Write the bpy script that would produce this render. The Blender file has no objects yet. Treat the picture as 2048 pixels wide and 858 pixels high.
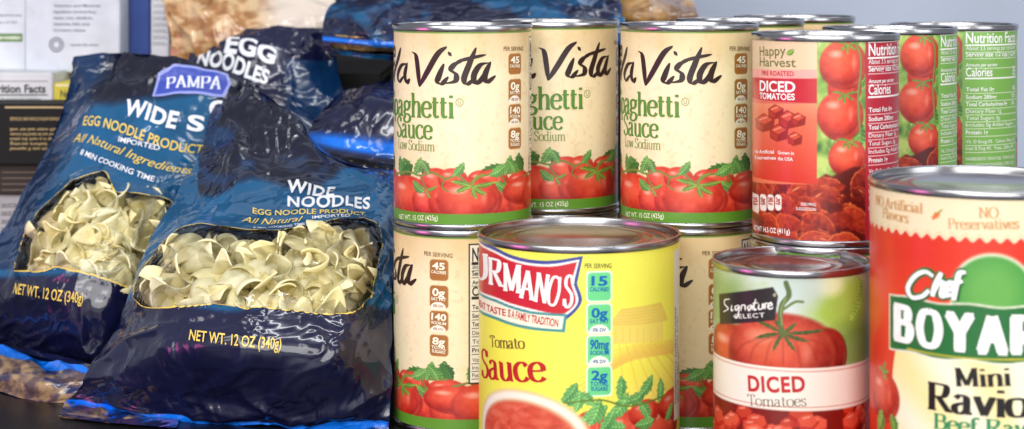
import bpy, bmesh, math, random
import numpy as np
from mathutils import Vector
PI=math.pi; random.seed(4); rng=np.random.default_rng(4)
F=3500.; YH=-60.; H=.243
SC=bpy.context.scene; COL=SC.collection
def W(px,py,Y): return ((px-1024)/F*Y, Y, H-(py-YH)/F*Y)
# ------------------------------------------------------------ materials
def lin(c):
    c=np.asarray(c,float)/255.
    return np.where(c<=.04045,c/12.92,((c+.055)/1.055)**2.4)
def newmat(name):
    m=bpy.data.materials.new(name); m.use_nodes=True
    return m,m.node_tree.nodes,m.node_tree.links,m.node_tree.nodes['Principled BSDF']
_mc={}
def flat(c,rough=.42,metal=0,name='ink',coat=0,bump=0,bscale=300):
    k=(tuple(c),rough,metal,name,coat,bump)
    if k in _mc: return _mc[k]
    m,n,l,b=newmat(name)
    L=lin(c)
    nz=n.new('ShaderNodeTexNoise'); nz.inputs['Scale'].default_value=bscale; nz.inputs['Detail'].default_value=4
    tc=n.new('ShaderNodeTexCoord'); l.new(tc.outputs['Object'],nz.inputs['Vector'])
    r=n.new('ShaderNodeValToRGB'); l.new(nz.outputs['Fac'],r.inputs[0])
    r.color_ramp.elements[0].position=.3; r.color_ramp.elements[1].position=.7
    r.color_ramp.elements[0].color=(*(L*.9),1); r.color_ramp.elements[1].color=(*np.minimum(L*1.08,1),1)
    l.new(r.outputs[0],b.inputs['Base Color'])
    b.inputs['Roughness'].default_value=rough; b.inputs['Metallic'].default_value=metal
    b.inputs['Coat Weight'].default_value=coat
    if bump:
        bp=n.new('ShaderNodeBump'); bp.inputs['Strength'].default_value=bump; bp.inputs['Distance'].default_value=.001
        l.new(nz.outputs['Fac'],bp.inputs['Height']); l.new(bp.outputs[0],b.inputs['Normal'])
    _mc[k]=m; return m
def metalmat(name,c,rough):
    m,n,l,b=newmat(name)
    nz=n.new('ShaderNodeTexNoise'); nz.inputs['Scale'].default_value=90; nz.inputs['Detail'].default_value=5
    tc=n.new('ShaderNodeTexCoord'); l.new(tc.outputs['Object'],nz.inputs['Vector'])
    mr=n.new('ShaderNodeMapRange'); l.new(nz.outputs['Fac'],mr.inputs[0]); mr.inputs[3].default_value=rough*.75; mr.inputs[4].default_value=rough*1.35
    l.new(mr.outputs[0],b.inputs['Roughness'])
    b.inputs['Base Color'].default_value=(*lin(c),1); b.inputs['Metallic'].default_value=1
    return m
M_TIN=metalmat('tinplate',(172,171,174),.22)
M_LID=metalmat('lid_tinplate',(168,165,167),.22)
def labelmat(name,rough=.38):
    m,n,l,b=newmat(name)
    a=n.new('ShaderNodeAttribute'); a.attribute_name='Col'; l.new(a.outputs['Color'],b.inputs['Base Color'])
    nz=n.new('ShaderNodeTexNoise'); nz.inputs['Scale'].default_value=45; nz.inputs['Detail'].default_value=2
    tc=n.new('ShaderNodeTexCoord'); l.new(tc.outputs['Object'],nz.inputs['Vector'])
    bp=n.new('ShaderNodeBump'); bp.inputs['Strength'].default_value=.12; bp.inputs['Distance'].default_value=.002
    l.new(nz.outputs['Fac'],bp.inputs['Height']); l.new(bp.outputs[0],b.inputs['Normal'])
    b.inputs['Roughness'].default_value=rough; b.inputs['Coat Weight'].default_value=.25; b.inputs['Coat Roughness'].default_value=.2
    return m
M_LABEL=labelmat('printed_paper_label')
def filmmat(name,clear=False,tint=(1,1,1),rough=.22):
    m,n,l,b=newmat(name)
    tc=n.new('ShaderNodeTexCoord')
    n1=n.new('ShaderNodeTexNoise'); n1.inputs['Scale'].default_value=30; n1.inputs['Detail'].default_value=2; n1.inputs['Roughness'].default_value=.4; n1.inputs['Distortion'].default_value=1.8
    l.new(tc.outputs['Object'],n1.inputs['Vector'])
    bp=n.new('ShaderNodeBump'); bp.inputs['Strength'].default_value=.5; bp.inputs['Distance'].default_value=.006 if not clear else .012
    l.new(n1.outputs['Fac'],bp.inputs['Height'])
    if not clear:
        a=n.new('ShaderNodeAttribute'); a.attribute_name='Col'; l.new(a.outputs['Color'],b.inputs['Base Color'])
        b.inputs['Roughness'].default_value=rough; l.new(bp.outputs[0],b.inputs['Normal'])
        b.inputs['Specular IOR Level'].default_value=.45
        b.inputs['Coat Weight'].default_value=.75; b.inputs['Coat Roughness'].default_value=.08
        l.new(bp.outputs[0],b.inputs['Coat Normal'])
    else:
        out=n['Material Output']; n.remove(b)
        tr=n.new('ShaderNodeBsdfTransparent'); tr.inputs[0].default_value=(*tint,1)
        gl=n.new('ShaderNodeBsdfGlossy'); gl.inputs['Roughness'].default_value=.07; l.new(bp.outputs[0],gl.inputs['Normal'])
        fr=n.new('ShaderNodeFresnel'); fr.inputs[0].default_value=1.55; l.new(bp.outputs[0],fr.inputs['Normal'])
        ms=n.new('ShaderNodeMixShader'); l.new(fr.outputs[0],ms.inputs[0]); l.new(tr.outputs[0],ms.inputs[1]); l.new(gl.outputs[0],ms.inputs[2])
        l.new(ms.outputs[0],out.inputs['Surface'])
    return m
M_FILM=filmmat('printed_plastic_film'); M_CLEAR=filmmat('clear_plastic_film',True,(1,1,1))
def noodlemat():
    m,n,l,b=newmat('egg_noodle_dough')
    oi=n.new('ShaderNodeObjectInfo'); r=n.new('ShaderNodeValToRGB'); l.new(oi.outputs['Random'],r.inputs[0])
    r.color_ramp.elements[0].color=(*lin((255,242,178)),1); r.color_ramp.elements[1].color=(*lin((255,250,214)),1)
    nz=n.new('ShaderNodeTexNoise'); nz.inputs['Scale'].default_value=300; tc=n.new('ShaderNodeTexCoord'); l.new(tc.outputs['Object'],nz.inputs['Vector'])
    bp=n.new('ShaderNodeBump'); bp.inputs['Strength'].default_value=.12; bp.inputs['Distance'].default_value=.0005; l.new(nz.outputs['Fac'],bp.inputs['Height'])
    l.new(bp.outputs[0],b.inputs['Normal']); l.new(r.outputs[0],b.inputs['Base Color'])
    b.inputs['Roughness'].default_value=.4
    out=n['Material Output']; tl=n.new('ShaderNodeBsdfTranslucent'); l.new(r.outputs[0],tl.inputs[0])
    ms=n.new('ShaderNodeMixShader'); ms.inputs[0].default_value=.2; l.new(b.outputs[0],ms.inputs[1]); l.new(tl.outputs[0],ms.inputs[2]); l.new(ms.outputs[0],out.inputs['Surface'])
    return m
M_NOOD=noodlemat()
# ------------------------------------------------------------ helpers
def vn(x,y,seed=0):
    x=np.asarray(x,float); y=np.asarray(y,float)
    xi=np.floor(x).astype(np.int64); yi=np.floor(y).astype(np.int64)
    fx=x-xi; fy=y-yi; fx=fx*fx*(3-2*fx); fy=fy*fy*(3-2*fy)
    def h(a,b):
        n=(a*374761393+b*668265263+seed*97531357)&0xffffffff
        n=((n^(n>>13))*1274126177)&0xffffffff
        return ((n^(n>>16))&0xffff)/65535.
    return (h(xi,yi)*(1-fx)+h(xi+1,yi)*fx)*(1-fy)+(h(xi,yi+1)*(1-fx)+h(xi+1,yi+1)*fx)*fy
def fbm(x,y,seed=0,o=3):
    r=0;a=.5;t=0
    for k in range(o): r=r+a*vn(x*2**k,y*2**k,seed+k*7); t+=a; a*=.5
    return r/t
def link(name,me,mat,parent=None):
    o=bpy.data.objects.new(name,me)
    if mat and not me.materials: me.materials.append(mat)
    COL.objects.link(o)
    if parent: o.parent=parent
    return o
def empty(name,loc,label,cat,group=None,rz=0):
    o=bpy.data.objects.new(name,None); COL.objects.link(o); o.location=loc; o.rotation_euler=(0,0,rz)
    o.empty_display_size=.01
    return tag(o,label,cat,group)
def tag(o,label,cat,group=None,kind=None):
    o['label']=label; o['category']=cat
    if group: o['group']=group
    if kind: o['kind']=kind
    return o
def quadmesh(name,V,Q,col=None,smooth=True):
    me=bpy.data.meshes.new(name); V=np.asarray(V,np.float32).reshape(-1,3); Q=np.asarray(Q,np.int32).reshape(-1,4)
    me.vertices.add(len(V)); me.vertices.foreach_set('co',V.ravel())
    me.loops.add(Q.size); me.loops.foreach_set('vertex_index',Q.ravel())
    me.polygons.add(len(Q)); me.polygons.foreach_set('loop_start',np.arange(len(Q),dtype=np.int32)*4)
    me.update(calc_edges=True)
    if smooth: me.polygons.foreach_set('use_smooth',np.ones(len(Q),bool))
    if col is not None:
        a=me.color_attributes.new('Col','FLOAT_COLOR','POINT')
        c=np.ones((len(V),4),np.float32); c[:,:3]=np.asarray(col).reshape(-1,3); a.data.foreach_set('color',c.ravel())
    return me
def gridq(ny,nx,mask=None):
    i=np.arange(ny-1)[:,None]*nx+np.arange(nx-1)[None,:]
    Q=np.stack([i,i+1,i+nx+1,i+nx],-1)
    return Q[mask] if mask is not None else Q.reshape(-1,4)
def lathe(name,prof,n=96):
    a=np.linspace(0,2*PI,n,endpoint=False); P=np.array(prof)/1000.
    V=np.stack([P[:,0:1]*np.cos(a),P[:,0:1]*np.sin(a),P[:,1:2]*np.ones(n)],-1)
    k=len(P); i=np.arange(k-1)[:,None]*n+np.arange(n)[None,:]; j=np.arange(k-1)[:,None]*n+((np.arange(n)+1)%n)[None,:]
    Q=np.stack([i,j,j+n,i+n],-1)
    return quadmesh(name,V,Q)
def inpoly(X,Y,P):
    r=np.zeros(X.shape,bool); P=np.asarray(P,float); j=len(P)-1
    for i in range(len(P)):
        x0,y0=P[i]; x1,y1=P[j]
        if y0!=y1: r^=((y0>Y)!=(y1>Y))&(X<(x1-x0)*(Y-y0)/(y1-y0)+x0)
        j=i
    return r
def segdist(X,Y,P,closed=False):
    P=np.asarray(P,float); D=np.full(X.shape,1e9); QX=np.zeros(X.shape); QY=np.zeros(X.shape)
    n=len(P)
    for i in range(n if closed else n-1):
        a=P[i]; b=P[(i+1)%n]; d=b-a; L=max(d@d,1e-9)
        t=np.clip(((X-a[0])*d[0]+(Y-a[1])*d[1])/L,0,1)
        qx=a[0]+t*d[0]; qy=a[1]+t*d[1]; dd=np.hypot(X-qx,Y-qy); m=dd<D
        D=np.where(m,dd,D); QX=np.where(m,qx,QX); QY=np.where(m,qy,QY)
    return D,QX,QY
def cat(P,n):
    P=np.asarray(P,float); k=len(P); t=np.linspace(0,k-1,n+1); i=np.minimum(t.astype(int),k-2)
    f=(t-i).reshape(-1,*[1]*(P.ndim-1)); E=np.concatenate([[2*P[0]-P[1]],P,[2*P[-1]-P[-2]]])
    p0,p1,p2,p3=E[i],E[i+1],E[i+2],E[i+3]
    return .5*((2*p1)+(-p0+p2)*f+(2*p0-5*p1+4*p2-p3)*f**2+(-p0+3*p1-3*p2+p3)*f**3)
# ------------------------------------------------------------ lettering
_tc={}
def text2d(s,bold=0,shear=0,sp=1.):
    k=(s,bold,shear,sp)
    if k not in _tc:
        cu=bpy.data.curves.new('t','FONT'); cu.body=s; cu.offset=bold; cu.shear=shear; cu.space_character=sp; cu.resolution_u=4
        ob=bpy.data.objects.new('t',cu); me=bpy.data.meshes.new_from_object(ob)
        v=np.array([w.co[:] for w in me.vertices]).reshape(-1,3); f=[list(p.vertices) for p in me.polygons]
        bpy.data.objects.remove(ob); bpy.data.curves.remove(cu); bpy.data.meshes.remove(me)
        v[:,0]-=v[:,0].min(); v/=.70; v[:,2]=0
        _tc[k]=(v,f)
    v,f=_tc[k]; return v.copy(),f
G={ # skeleton serif letters: advance, strokes (c curve, l line); cap height 1
'a':(.56,'c.08,.54 .2,.66 .34,.62 .38,.48 .38,.12 .43,.02 .52,.04;c.38,.4 .22,.36 .07,.26 .06,.1 .16,.0 .28,.03 .38,.14'),
'c':(.5,'c.44,.54 .36,.65 .22,.66 .08,.52 .05,.32 .1,.1 .24,0 .38,.04 .46,.14'),
'd':(.6,'l.46,1 .46,0;l.36,.97 .46,.98;l.46,.01 .57,.01;c.46,.5 .36,.64 .2,.64 .07,.5 .05,.3 .1,.08 .22,0 .36,.03 .46,.14'),
'e':(.52,'l.07,.37 .46,.37;c.46,.37 .44,.56 .28,.67 .1,.56 .05,.33 .1,.1 .26,0 .4,.04 .47,.14'),
'f':(.38,'c.42,.92 .3,1.02 .16,.9 .15,.7 .15,.4 .15,0;l.03,.64 .34,.64;l.04,0 .28,0'),
'g':(.56,'c.26,.66 .1,.58 .09,.38 .24,.27 .4,.36 .42,.56 .26,.66;l.38,.6 .54,.64;c.14,.3 .06,.18 .14,.1 .36,.08 .48,-.04 .42,-.2 .22,-.27 .06,-.2 .05,-.08 .16,.06'),
'h':(.62,'l.13,1.02 .13,0;c.13,.48 .26,.63 .42,.63 .48,.46 .48,0;l.02,0 .24,0;l.37,0 .6,0;l.02,.98 .13,1'),
'i':(.3,'l.15,.65 .15,0;l.04,0 .27,0;l.04,.62 .15,.63;l.15,.84 .15,.95'),
'l':(.3,'l.15,1.02 .15,0;l.04,0 .27,0;l.04,.98 .15,1'),
'm':(.94,'l.13,.65 .13,0;c.13,.48 .26,.63 .41,.63 .47,.46 .47,0;c.47,.48 .6,.63 .75,.63 .81,.46 .81,0;l.02,0 .24,0;l.37,0 .58,0;l.71,0 .93,0;l.02,.62 .13,.63'),
'n':(.62,'l.13,.65 .13,0;c.13,.48 .26,.63 .42,.63 .48,.46 .48,0;l.02,0 .24,0;l.37,0 .6,0;l.02,.62 .13,.63'),
'o':(.58,'c.29,.66 .1,.58 .05,.33 .12,.07 .29,0 .46,.07 .53,.33 .48,.58 .29,.66'),
'p':(.6,'l.13,.65 .13,-.28;c.13,.48 .28,.65 .45,.58 .52,.33 .45,.07 .3,0 .13,.12;l.02,-.28 .25,-.28;l.02,.62 .13,.63'),
'r':(.46,'l.13,.65 .13,0;c.13,.42 .2,.58 .32,.65 .42,.58;l.02,0 .26,0;l.02,.62 .13,.63'),
's':(.44,'c.36,.52 .3,.65 .16,.65 .07,.54 .12,.4 .28,.3 .37,.17 .3,.02 .14,0 .05,.12'),
't':(.38,'c.15,.86 .15,.4 .15,.14 .22,.01 .35,.06;l.03,.64 .33,.64'),
'u':(.62,'c.12,.64 .12,.3 .13,.12 .22,.01 .36,.03 .46,.16;l.46,.65 .46,0;l.46,.01 .57,.01;l.02,.64 .12,.64;l.36,.64 .46,.64'),
'v':(.56,'l.08,.66 .28,0;l.5,.66 .28,0;l.0,.65 .2,.65;l.4,.65 .58,.65'),
'w':(.8,'l.08,.66 .24,0;l.4,.66 .24,0;l.4,.66 .58,0;l.74,.66 .58,0;l.0,.65 .18,.65;l.64,.65 .82,.65'),
"'":(.22,'l.12,1 .1,.72'),
'A':(.76,'l.37,1 .1,0;l.36,1 .64,0;l.19,.34 .55,.34;l0,0 .22,0;l.52,0 .76,0'),
'B':(.68,'l.15,1 .15,0;l.03,.98 .3,.98;c.3,.98 .5,.95 .55,.76 .48,.57 .28,.54;l.15,.54 .3,.54;c.3,.54 .56,.5 .62,.28 .52,.05 .3,.02;l.03,.02 .3,.02'),
'D':(.76,'l.15,1 .15,0;l.03,.98 .3,.98;l.03,.02 .3,.02;c.3,.98 .56,.92 .7,.5 .56,.08 .3,.02'),
'E':(.62,'l.15,1 .15,0;l.03,.98 .55,.98;l.03,.02 .58,.02;l.15,.52 .44,.52;l.55,.98 .55,.78;l.58,.02 .58,.24;l.44,.62 .44,.42'),
'F':(.6,'l.15,1 .15,0;l.03,.98 .55,.98;l.03,.02 .3,.02;l.15,.52 .44,.52;l.55,.98 .55,.78;l.44,.62 .44,.42'),
'L':(.6,'l.15,1 .15,0;l.03,.98 .28,.98;l.03,.02 .56,.02;l.56,.02 .56,.26'),
'M':(.92,'l.14,1 .14,0;l.15,1 .45,.05;l.77,1 .45,.05;l.78,1 .78,0;l.02,.98 .16,.98;l.76,.98 .9,.98;l.03,.02 .26,.02;l.66,.02 .9,.02'),
'N':(.78,'l.14,1 .14,0;l.15,1 .64,.02;l.64,1 .64,0;l.02,.98 .16,.98;l.54,.98 .75,.98;l.03,.02 .26,.02'),
'O':(.78,'c.39,1 .16,.9 .05,.5 .16,.1 .39,0 .62,.1 .73,.5 .62,.9 .39,1'),
'P':(.68,'l.15,1 .15,0;l.03,.98 .3,.98;c.3,.98 .55,.94 .6,.73 .52,.51 .3,.47;l.15,.47 .3,.47;l.03,.02 .28,.02'),
'R':(.74,'l.15,1 .15,0;l.03,.98 .3,.98;c.3,.98 .54,.94 .57,.74 .48,.54 .28,.5;l.15,.5 .3,.5;l.34,.5 .62,.02;l.03,.02 .28,.02;l.56,.02 .74,.02'),
'S':(.58,'c.48,.8 .4,.97 .24,1 .09,.88 .1,.68 .28,.54 .46,.4 .5,.18 .36,.01 .18,0 .06,.16;l.49,.98 .49,.76;l.06,.02 .06,.24'),
'T':(.68,'l.34,.98 .34,0;l.04,.98 .64,.98;l.04,.98 .04,.78;l.64,.98 .64,.78;l.2,.02 .48,.02'),
'U':(.78,'c.14,.98 .14,.5 .16,.14 .36,.0 .56,.12 .62,.4 .62,.98;l.02,.98 .27,.98;l.5,.98 .74,.98'),
'Y':(.72,'l.08,1 .36,.48;l.62,1 .36,.48;l.36,.5 .36,0;l0,.98 .2,.98;l.52,.98 .72,.98;l.22,.02 .5,.02'),
' ':(.3,'')}
def ribbon(pts,wx,wy,ang=0,taper=0):
    P=np.asarray(pts,float); T=np.gradient(P,axis=0); L=np.maximum(np.hypot(T[:,0],T[:,1]),1e-6)
    nx,ny=-T[:,1]/L,T[:,0]/L; ca,sa=math.cos(ang),math.sin(ang)
    hw=.5*np.hypot(wx*(nx*ca+ny*sa),wy*(-nx*sa+ny*ca))
    if taper: s=np.linspace(0,1,len(P)); hw=hw*(1-taper*np.abs(2*s-1)**4)
    A=np.stack([P[:,0]+nx*hw,P[:,1]+ny*hw],1); B=np.stack([P[:,0]-nx*hw,P[:,1]-ny*hw],1)
    return A,B
def strokes2d(strs,wx,wy,ang=0,taper=0):
    V=[];Fc=[];k=0
    for z,(typ,pts) in enumerate(strs):
        pts=np.array(pts,float)
        if typ=='c': pts=cat(pts,max(8,6*(len(pts)-1)))
        else: pts=cat(pts,2) if len(pts)==2 else pts
        A,B=ribbon(pts,wx,wy,ang,taper); n=len(A)
        for i in range(n): V+= [(A[i,0],A[i,1],z%40+1),(B[i,0],B[i,1],z%40+1)]
        for i in range(n-1): Fc.append([k+2*i,k+2*i+1,k+2*i+3,k+2*i+2])
        k+=2*n
    return np.array(V),Fc
def serif2d(s,wx=.13,wy=.045,sp=0):
    x=0; st=[]
    for ch in s:
        adv,g=G[ch]
        for q in g.split(';'):
            if q: st.append((q[0],[(float(a.split(',')[0])+x,float(a.split(',')[1])) for a in q[1:].split()]))
        x+=adv+sp
    return strokes2d(st,wx,wy)
class Ink:
    def __init__(s): s.d={}
    def add(s,name,color,off,v,f):
        L=s.d.setdefault((name,tuple(color),off),[[],[],0]); L[0].append(v); L[1]+=[[i+L[2] for i in q] for q in f]; L[2]+=len(v)
    def build(s,parent,mapf,dx,dy=None,rough=.42):
        for (name,color,off),(vs,fs,n) in s.d.items():
            V=np.concatenate(vs); bm=bmesh.new()
            bv=[bm.verts.new(p) for p in V]
            for q in fs:
                try: bm.faces.new([bv[i] for i in q])
                except ValueError: pass
            for ax,d in ((0,dx),(1,dy)):
                if not d: continue
                lo,hi=V[:,ax].min(),V[:,ax].max(); k=lo+d
                while k<hi:
                    no=[0,0,0]; no[ax]=1; co=[0,0,0]; co[ax]=k
                    bmesh.ops.bisect_plane(bm,geom=bm.verts[:]+bm.edges[:]+bm.faces[:],plane_co=co,plane_no=no,dist=1e-5); k+=d
            A=np.array([v.co[:] for v in bm.verts]); B=mapf(A[:,0],A[:,1],off+A[:,2]*.012)
            for v,p in zip(bm.verts,B): v.co=p
            me=bpy.data.meshes.new(name); bm.to_mesh(me); bm.free()
            link(name,me,flat(color,rough,name='printing_ink'),parent)
# ------------------------------------------------------------ can label painter
class Paint:
    def __init__(s,cpx,Yc,zb,R,t0,t1,base,step=.4):
        s.cx=(cpx-1024)/F*Yc; s.Yc=Yc; s.zb=zb; s.R=R; s.sc=Yc/F*1000; s.shift=0
        c=2*PI*R; s.X,s.Y=np.meshgrid(np.linspace(-c/2,c/2,int(c/step)+1),np.linspace(t0,t1,int((t1-t0)/step)+1))
        s.C=np.ones(s.X.shape+(3,))*np.array(base,float); s.ink=Ink()
    def fit(s,px,py):
        d=np.array([(px-1024)/F,1,-(py-YH)/F]); c=np.array([s.cx,s.Yc]); R=s.R/1000
        a=d[:2]@d[:2]; b=-2*d[:2]@c; q=c@c-R*R; D=max(b*b-4*a*q,0); t=(-b-math.sqrt(D))/(2*a); p=d*t
        ang=math.atan2(p[0]-s.cx,-(p[1]-s.Yc))
        return np.array([s.R*ang,(H+p[2]-s.zb)*1000])
    def f(s,px,py): p=s.fit(px,py); p[0]+=s.shift; return p
    def mix(s,m,c,k=1.):
        c=np.asarray(c,float); m=np.clip(m*k,0,1)[...,None]; s.C=s.C*(1-m)+c*m
    def ell(s,px,py,rx,ry,c,ang=0,soft=.08,mm=None):
        p=s.f(px,py); a=abs(s.fit(px+rx*.5,py)[0]-s.fit(px-rx*.5,py)[0]); b=ry*s.sc
        if a<1: a=rx*s.sc
        dx=s.X-p[0]; dy=s.Y-p[1]; ca,sa=math.cos(ang),math.sin(ang)
        d=np.hypot((dx*ca+dy*sa)/a,(-dx*sa+dy*ca)/b); m=np.clip((1-d)/soft+.5,0,1)
        return m,d,dx/a,dy/b
    def E(s,px,py,rx,ry,c,ang=0,soft=.08,k=1): m,_,_,_=s.ell(px,py,rx,ry,c,ang,soft); s.mix(m,c,k)
    def tom(s,px,py,rx,ry,base=(226,72,48),dark=(162,30,22),hi=(255,214,196),k=.6):
        m,d,x,y=s.ell(px,py,rx,ry,None,soft=.09)
        t=np.clip((d+.38*(-y)+.12*x)**2.4,0,1)[...,None]
        c=np.array(base)*(1-t)+np.array(dark)*t
        c=c+ (fbm(s.X/3,s.Y/3,5)[...,None]-.5)*34
        g=np.clip(1-np.hypot((x+.2)/.8,(y-.3)/.7),0,1)[...,None]*.5; c=c*(1-g)+np.array((246,124,88))*g
        h=np.clip(1.3-1.3*np.hypot((x+.34)/.34,(y-.44)/.2),0,1)[...,None]**.8*k; c=c*(1-h)+np.array(hi)*h
        h=np.clip(1-np.hypot((x-.42)/.14,(y-.1)/.4),0,1)[...,None]*k*.6; c=c*(1-h)+np.array(hi)*h
        r=(np.clip(1-np.abs(d-.88)/.09,0,1)*np.clip(x*.8-y*.4,0,1)*.45)[...,None]; c=c*(1-r)+np.array((246,130,90))*r
        s.C=s.C*(1-m[...,None])+c*m[...,None]
    def leaf(s,px,py,L,wd,ang,c=(70,120,50),dk=(30,70,30)):
        p=s.f(px,py); L*=s.sc; wd*=s.sc; dx=s.X-p[0]; dy=s.Y-p[1]; ca,sa=math.cos(ang),math.sin(ang)
        a=(dx*ca+dy*sa)/L; b=(-dx*sa+dy*ca); b=b+wd*.3*np.sin(a*3)
        ser=1-.3*((a*4.3)%1); w=wd*np.sin(PI*np.clip(a,0,1))**.75*ser
        m=np.clip((w-np.abs(b))/.3+.3,0,1)*(a>0)*(a<1)
        v=np.clip(.5+.5*np.sin(PI*(a*7+np.abs(b)/wd*1.5)*2),0,1)*.35+np.clip(1-np.abs(b)/.35,0,1)*.5+fbm(s.X/4,s.Y/4,9)*.5+.15*(b>0)
        cc=np.array(dk)*(1-v[...,None])+np.array(c)*v[...,None]*1.2
        s.C=s.C*(1-m[...,None])+cc*m[...,None]
    def line(s,pts,w,c,k=1,px=True):
        P=[s.f(*p) for p in pts] if px else pts; P=cat(np.array(P),len(P)*5); D,_,_=segdist(s.X,s.Y,P); s.mix(np.clip((w*s.sc/2-D)/.35+.5,0,1),c,k)
    def poly(s,pts,c,k=1):
        P=np.array([s.f(*p) for p in pts]); m=inpoly(s.X,s.Y,P); D,_,_=segdist(s.X,s.Y,P,True)
        s.mix(np.clip(np.where(m,D,-D)/.4+.5,0,1),c,k)
    def strip(s,top,bot,c,k=1): # flag shape between two smooth edges
        a=cat(np.array([s.f(*p) for p in top]),len(top)*5); b=cat(np.array([s.f(*p) for p in bot]),len(bot)*5)[::-1]
        P=np.concatenate([a,b]); m=inpoly(s.X,s.Y,P); D,_,_=segdist(s.X,s.Y,P,True); s.mix(np.clip(np.where(m,D,-D)/.4+.5,0,1),c,k)
    def band(s,py0,py1,c,px=None,soft=.3):
        px=px or s.cx/s.Yc*F+1024; a=s.fit(px,py1)[1]; b=s.fit(px,py0)[1]
        s.mix(np.clip((s.Y-a)/soft+.5,0,1)*np.clip((b-s.Y)/soft+.5,0,1),c)
    def rr(s,x0,y0,x1,y1,c,r=3,k=1,grow=0):
        a=s.f(x0,y1); b=s.f(x1,y0); cx,cy=(a+b)/2; hx,hy=(b-a)/2+grow; r*=s.sc
        qx=np.abs(s.X-cx)-hx+r; qy=np.abs(s.Y-cy)-hy+r
        d=np.hypot(np.maximum(qx,0),np.maximum(qy,0))+np.minimum(np.maximum(qx,qy),0)-r
        s.mix(np.clip(-d/.35+.5,0,1),c,k)
    def T(s,name,txt,p0,p1,h,c,bold=0,shear=0,serif=None,off=.12,sp=1.,mm=False):
        a=np.array(p0,float) if mm else s.f(*p0); b=np.array(p1,float) if mm else s.f(*p1)
        v,f=serif2d(txt,*serif) if serif else text2d(txt,bold,shear,sp)
        w=v[:,0].max()-v[:,0].min(); v[:,0]-=v[:,0].min(); wd=np.hypot(*(b-a)); hh=h*(1 if mm else s.sc)
        v[:,0]*=wd/w; v[:,1]*=hh; an=math.atan2(b[1]-a[1],b[0]-a[0]); ca,sa=math.cos(an),math.sin(an)
        x=v[:,0]*ca-v[:,1]*sa+a[0]; y=v[:,0]*sa+v[:,1]*ca+a[1]
        s.ink.add(name,c,off,np.stack([x,y,v[:,2]],1),f)
    def S(s,name,strs,wx,wy,ang,c,off=.12,taper=.5):
        st=[(t,[s.f(*p) for p in pts]) for t,pts in strs]
        v,f=strokes2d(st,wx*s.sc,wy*s.sc,ang,taper); s.ink.add(name,c,off,v,f)
    def build(s,parent):
        A=s.X/s.R; r=s.R/1000
        V=np.stack([r*np.sin(A),-r*np.cos(A),s.Y/1000],-1)
        ny,nx=s.X.shape; C=s.C.clip(0,255)+(rng.random(s.X.shape)[...,None]-.5)*5
        o=link('label',quadmesh('label',V,gridq(ny,nx),lin(C.clip(0,255))),M_LABEL,parent)
        def mp(x,y,o_):
            rr=(s.R+o_)/1000; return np.stack([rr*np.sin(x/s.R),-rr*np.cos(x/s.R),y/1000],1)
        s.ink.build(o,mp,3.)
        return o
def can_parts(root,R,h,big=False):
    link('can_body',lathe('can_body',[(R-1.3,2.6),(R-1.3,h-3.6)]),M_TIN,root)
    link('top_rim',lathe('top_rim',[(R-1.3,h-3.9),(R-.2,h-3.4),(R,h-2.8),(R,h-.9),(R-.3,h-.25),(R-.8,h),(R-1.4,h-.2),(R-1.7,h-.9),(R-1.8,h-4)]),M_TIN,root)
    link('bottom_rim',lathe('bottom_rim',[(R-1.3,3.2),(R-.2,2.7),(R,2.1),(R,.7),(R-.4,.1),(R-1,0),(R-1.5,.3),(R-1.8,1.2),(R-2,2.6),(.01,2.6)]),M_TIN,root)
    e=h-4
    link('lid',lathe('lid',[(R-1.8,e),(R-2.5,e-.9),(R-3.3,e-.7),(R-3.8,e+.7),(R-6.5,e+.8),(R-7,e+.3),(R-8.2,e+.3),(R-8.8,e+.9),(R-12.5,e+.9),(R-13,e+1.3),(R-14,e+1.3),(R-14.6,e+.7),(R-18,e+.7),(R-18.6,e+1.1),(R-19.4,e+1.1),(R-20,e+.6),(.01,e+.6)]),M_LID,root)
def dup(root,loc,rz,label,group=None):
    r=root.copy(); COL.objects.link(r); r.location=loc; r.rotation_euler=(0,0,rz); r['label']=label
    if group: r['group']=group
    for ch in root.children:
        c=ch.copy(); COL.objects.link(c); c.parent=r
        for g in ch.children:
            d=g.copy(); COL.objects.link(d); d.parent=c
    return r
GC='food cans stacked on the shelf'
# ---- spaghetti sauce can
BR=(168,108,48)
def pill(p,x0,x1,y0,y1,l1,l2,l3=None,c=BR,tc=(255,246,225),tc2=None,outline=None):
    if outline: p.rr(x0,y0,x1,y1,outline,7,grow=.6)
    p.rr(x0,y0,x1,y1,c,7)
    xm=(x0+x1)/2; w=x1-x0; hh=y1-y0
    big=min(w*.8,len(l1)*w*.34)
    p.T('nutrition_lettering',l1,(xm-big/2,y0+hh*.46),(xm+big/2,y0+hh*.46),hh*.3,tc,.03)
    p.T('nutrition_lettering',l2[0],(x0+w*.1,y0+hh*.66),(x1-w*.1,y0+hh*.66),hh*.13,tc,.02)
    if len(l2)>1: p.T('nutrition_lettering',l2[1],(x0+w*.14,y0+hh*.83),(x1-w*.14,y0+hh*.83),hh*.13,tc,.02)
    if l3:
        m,d,x,y=p.ell(xm,y1-2,w*.42,hh*.24,None); p.mix(m*(p.Y>p.fit(xm,y1)[1]),(250,244,230))
        p.T('nutrition_lettering',l3,(x0+w*.22,y1-3),(x1-w*.22,y1-3),hh*.11,tc2 or c,.02)
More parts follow.
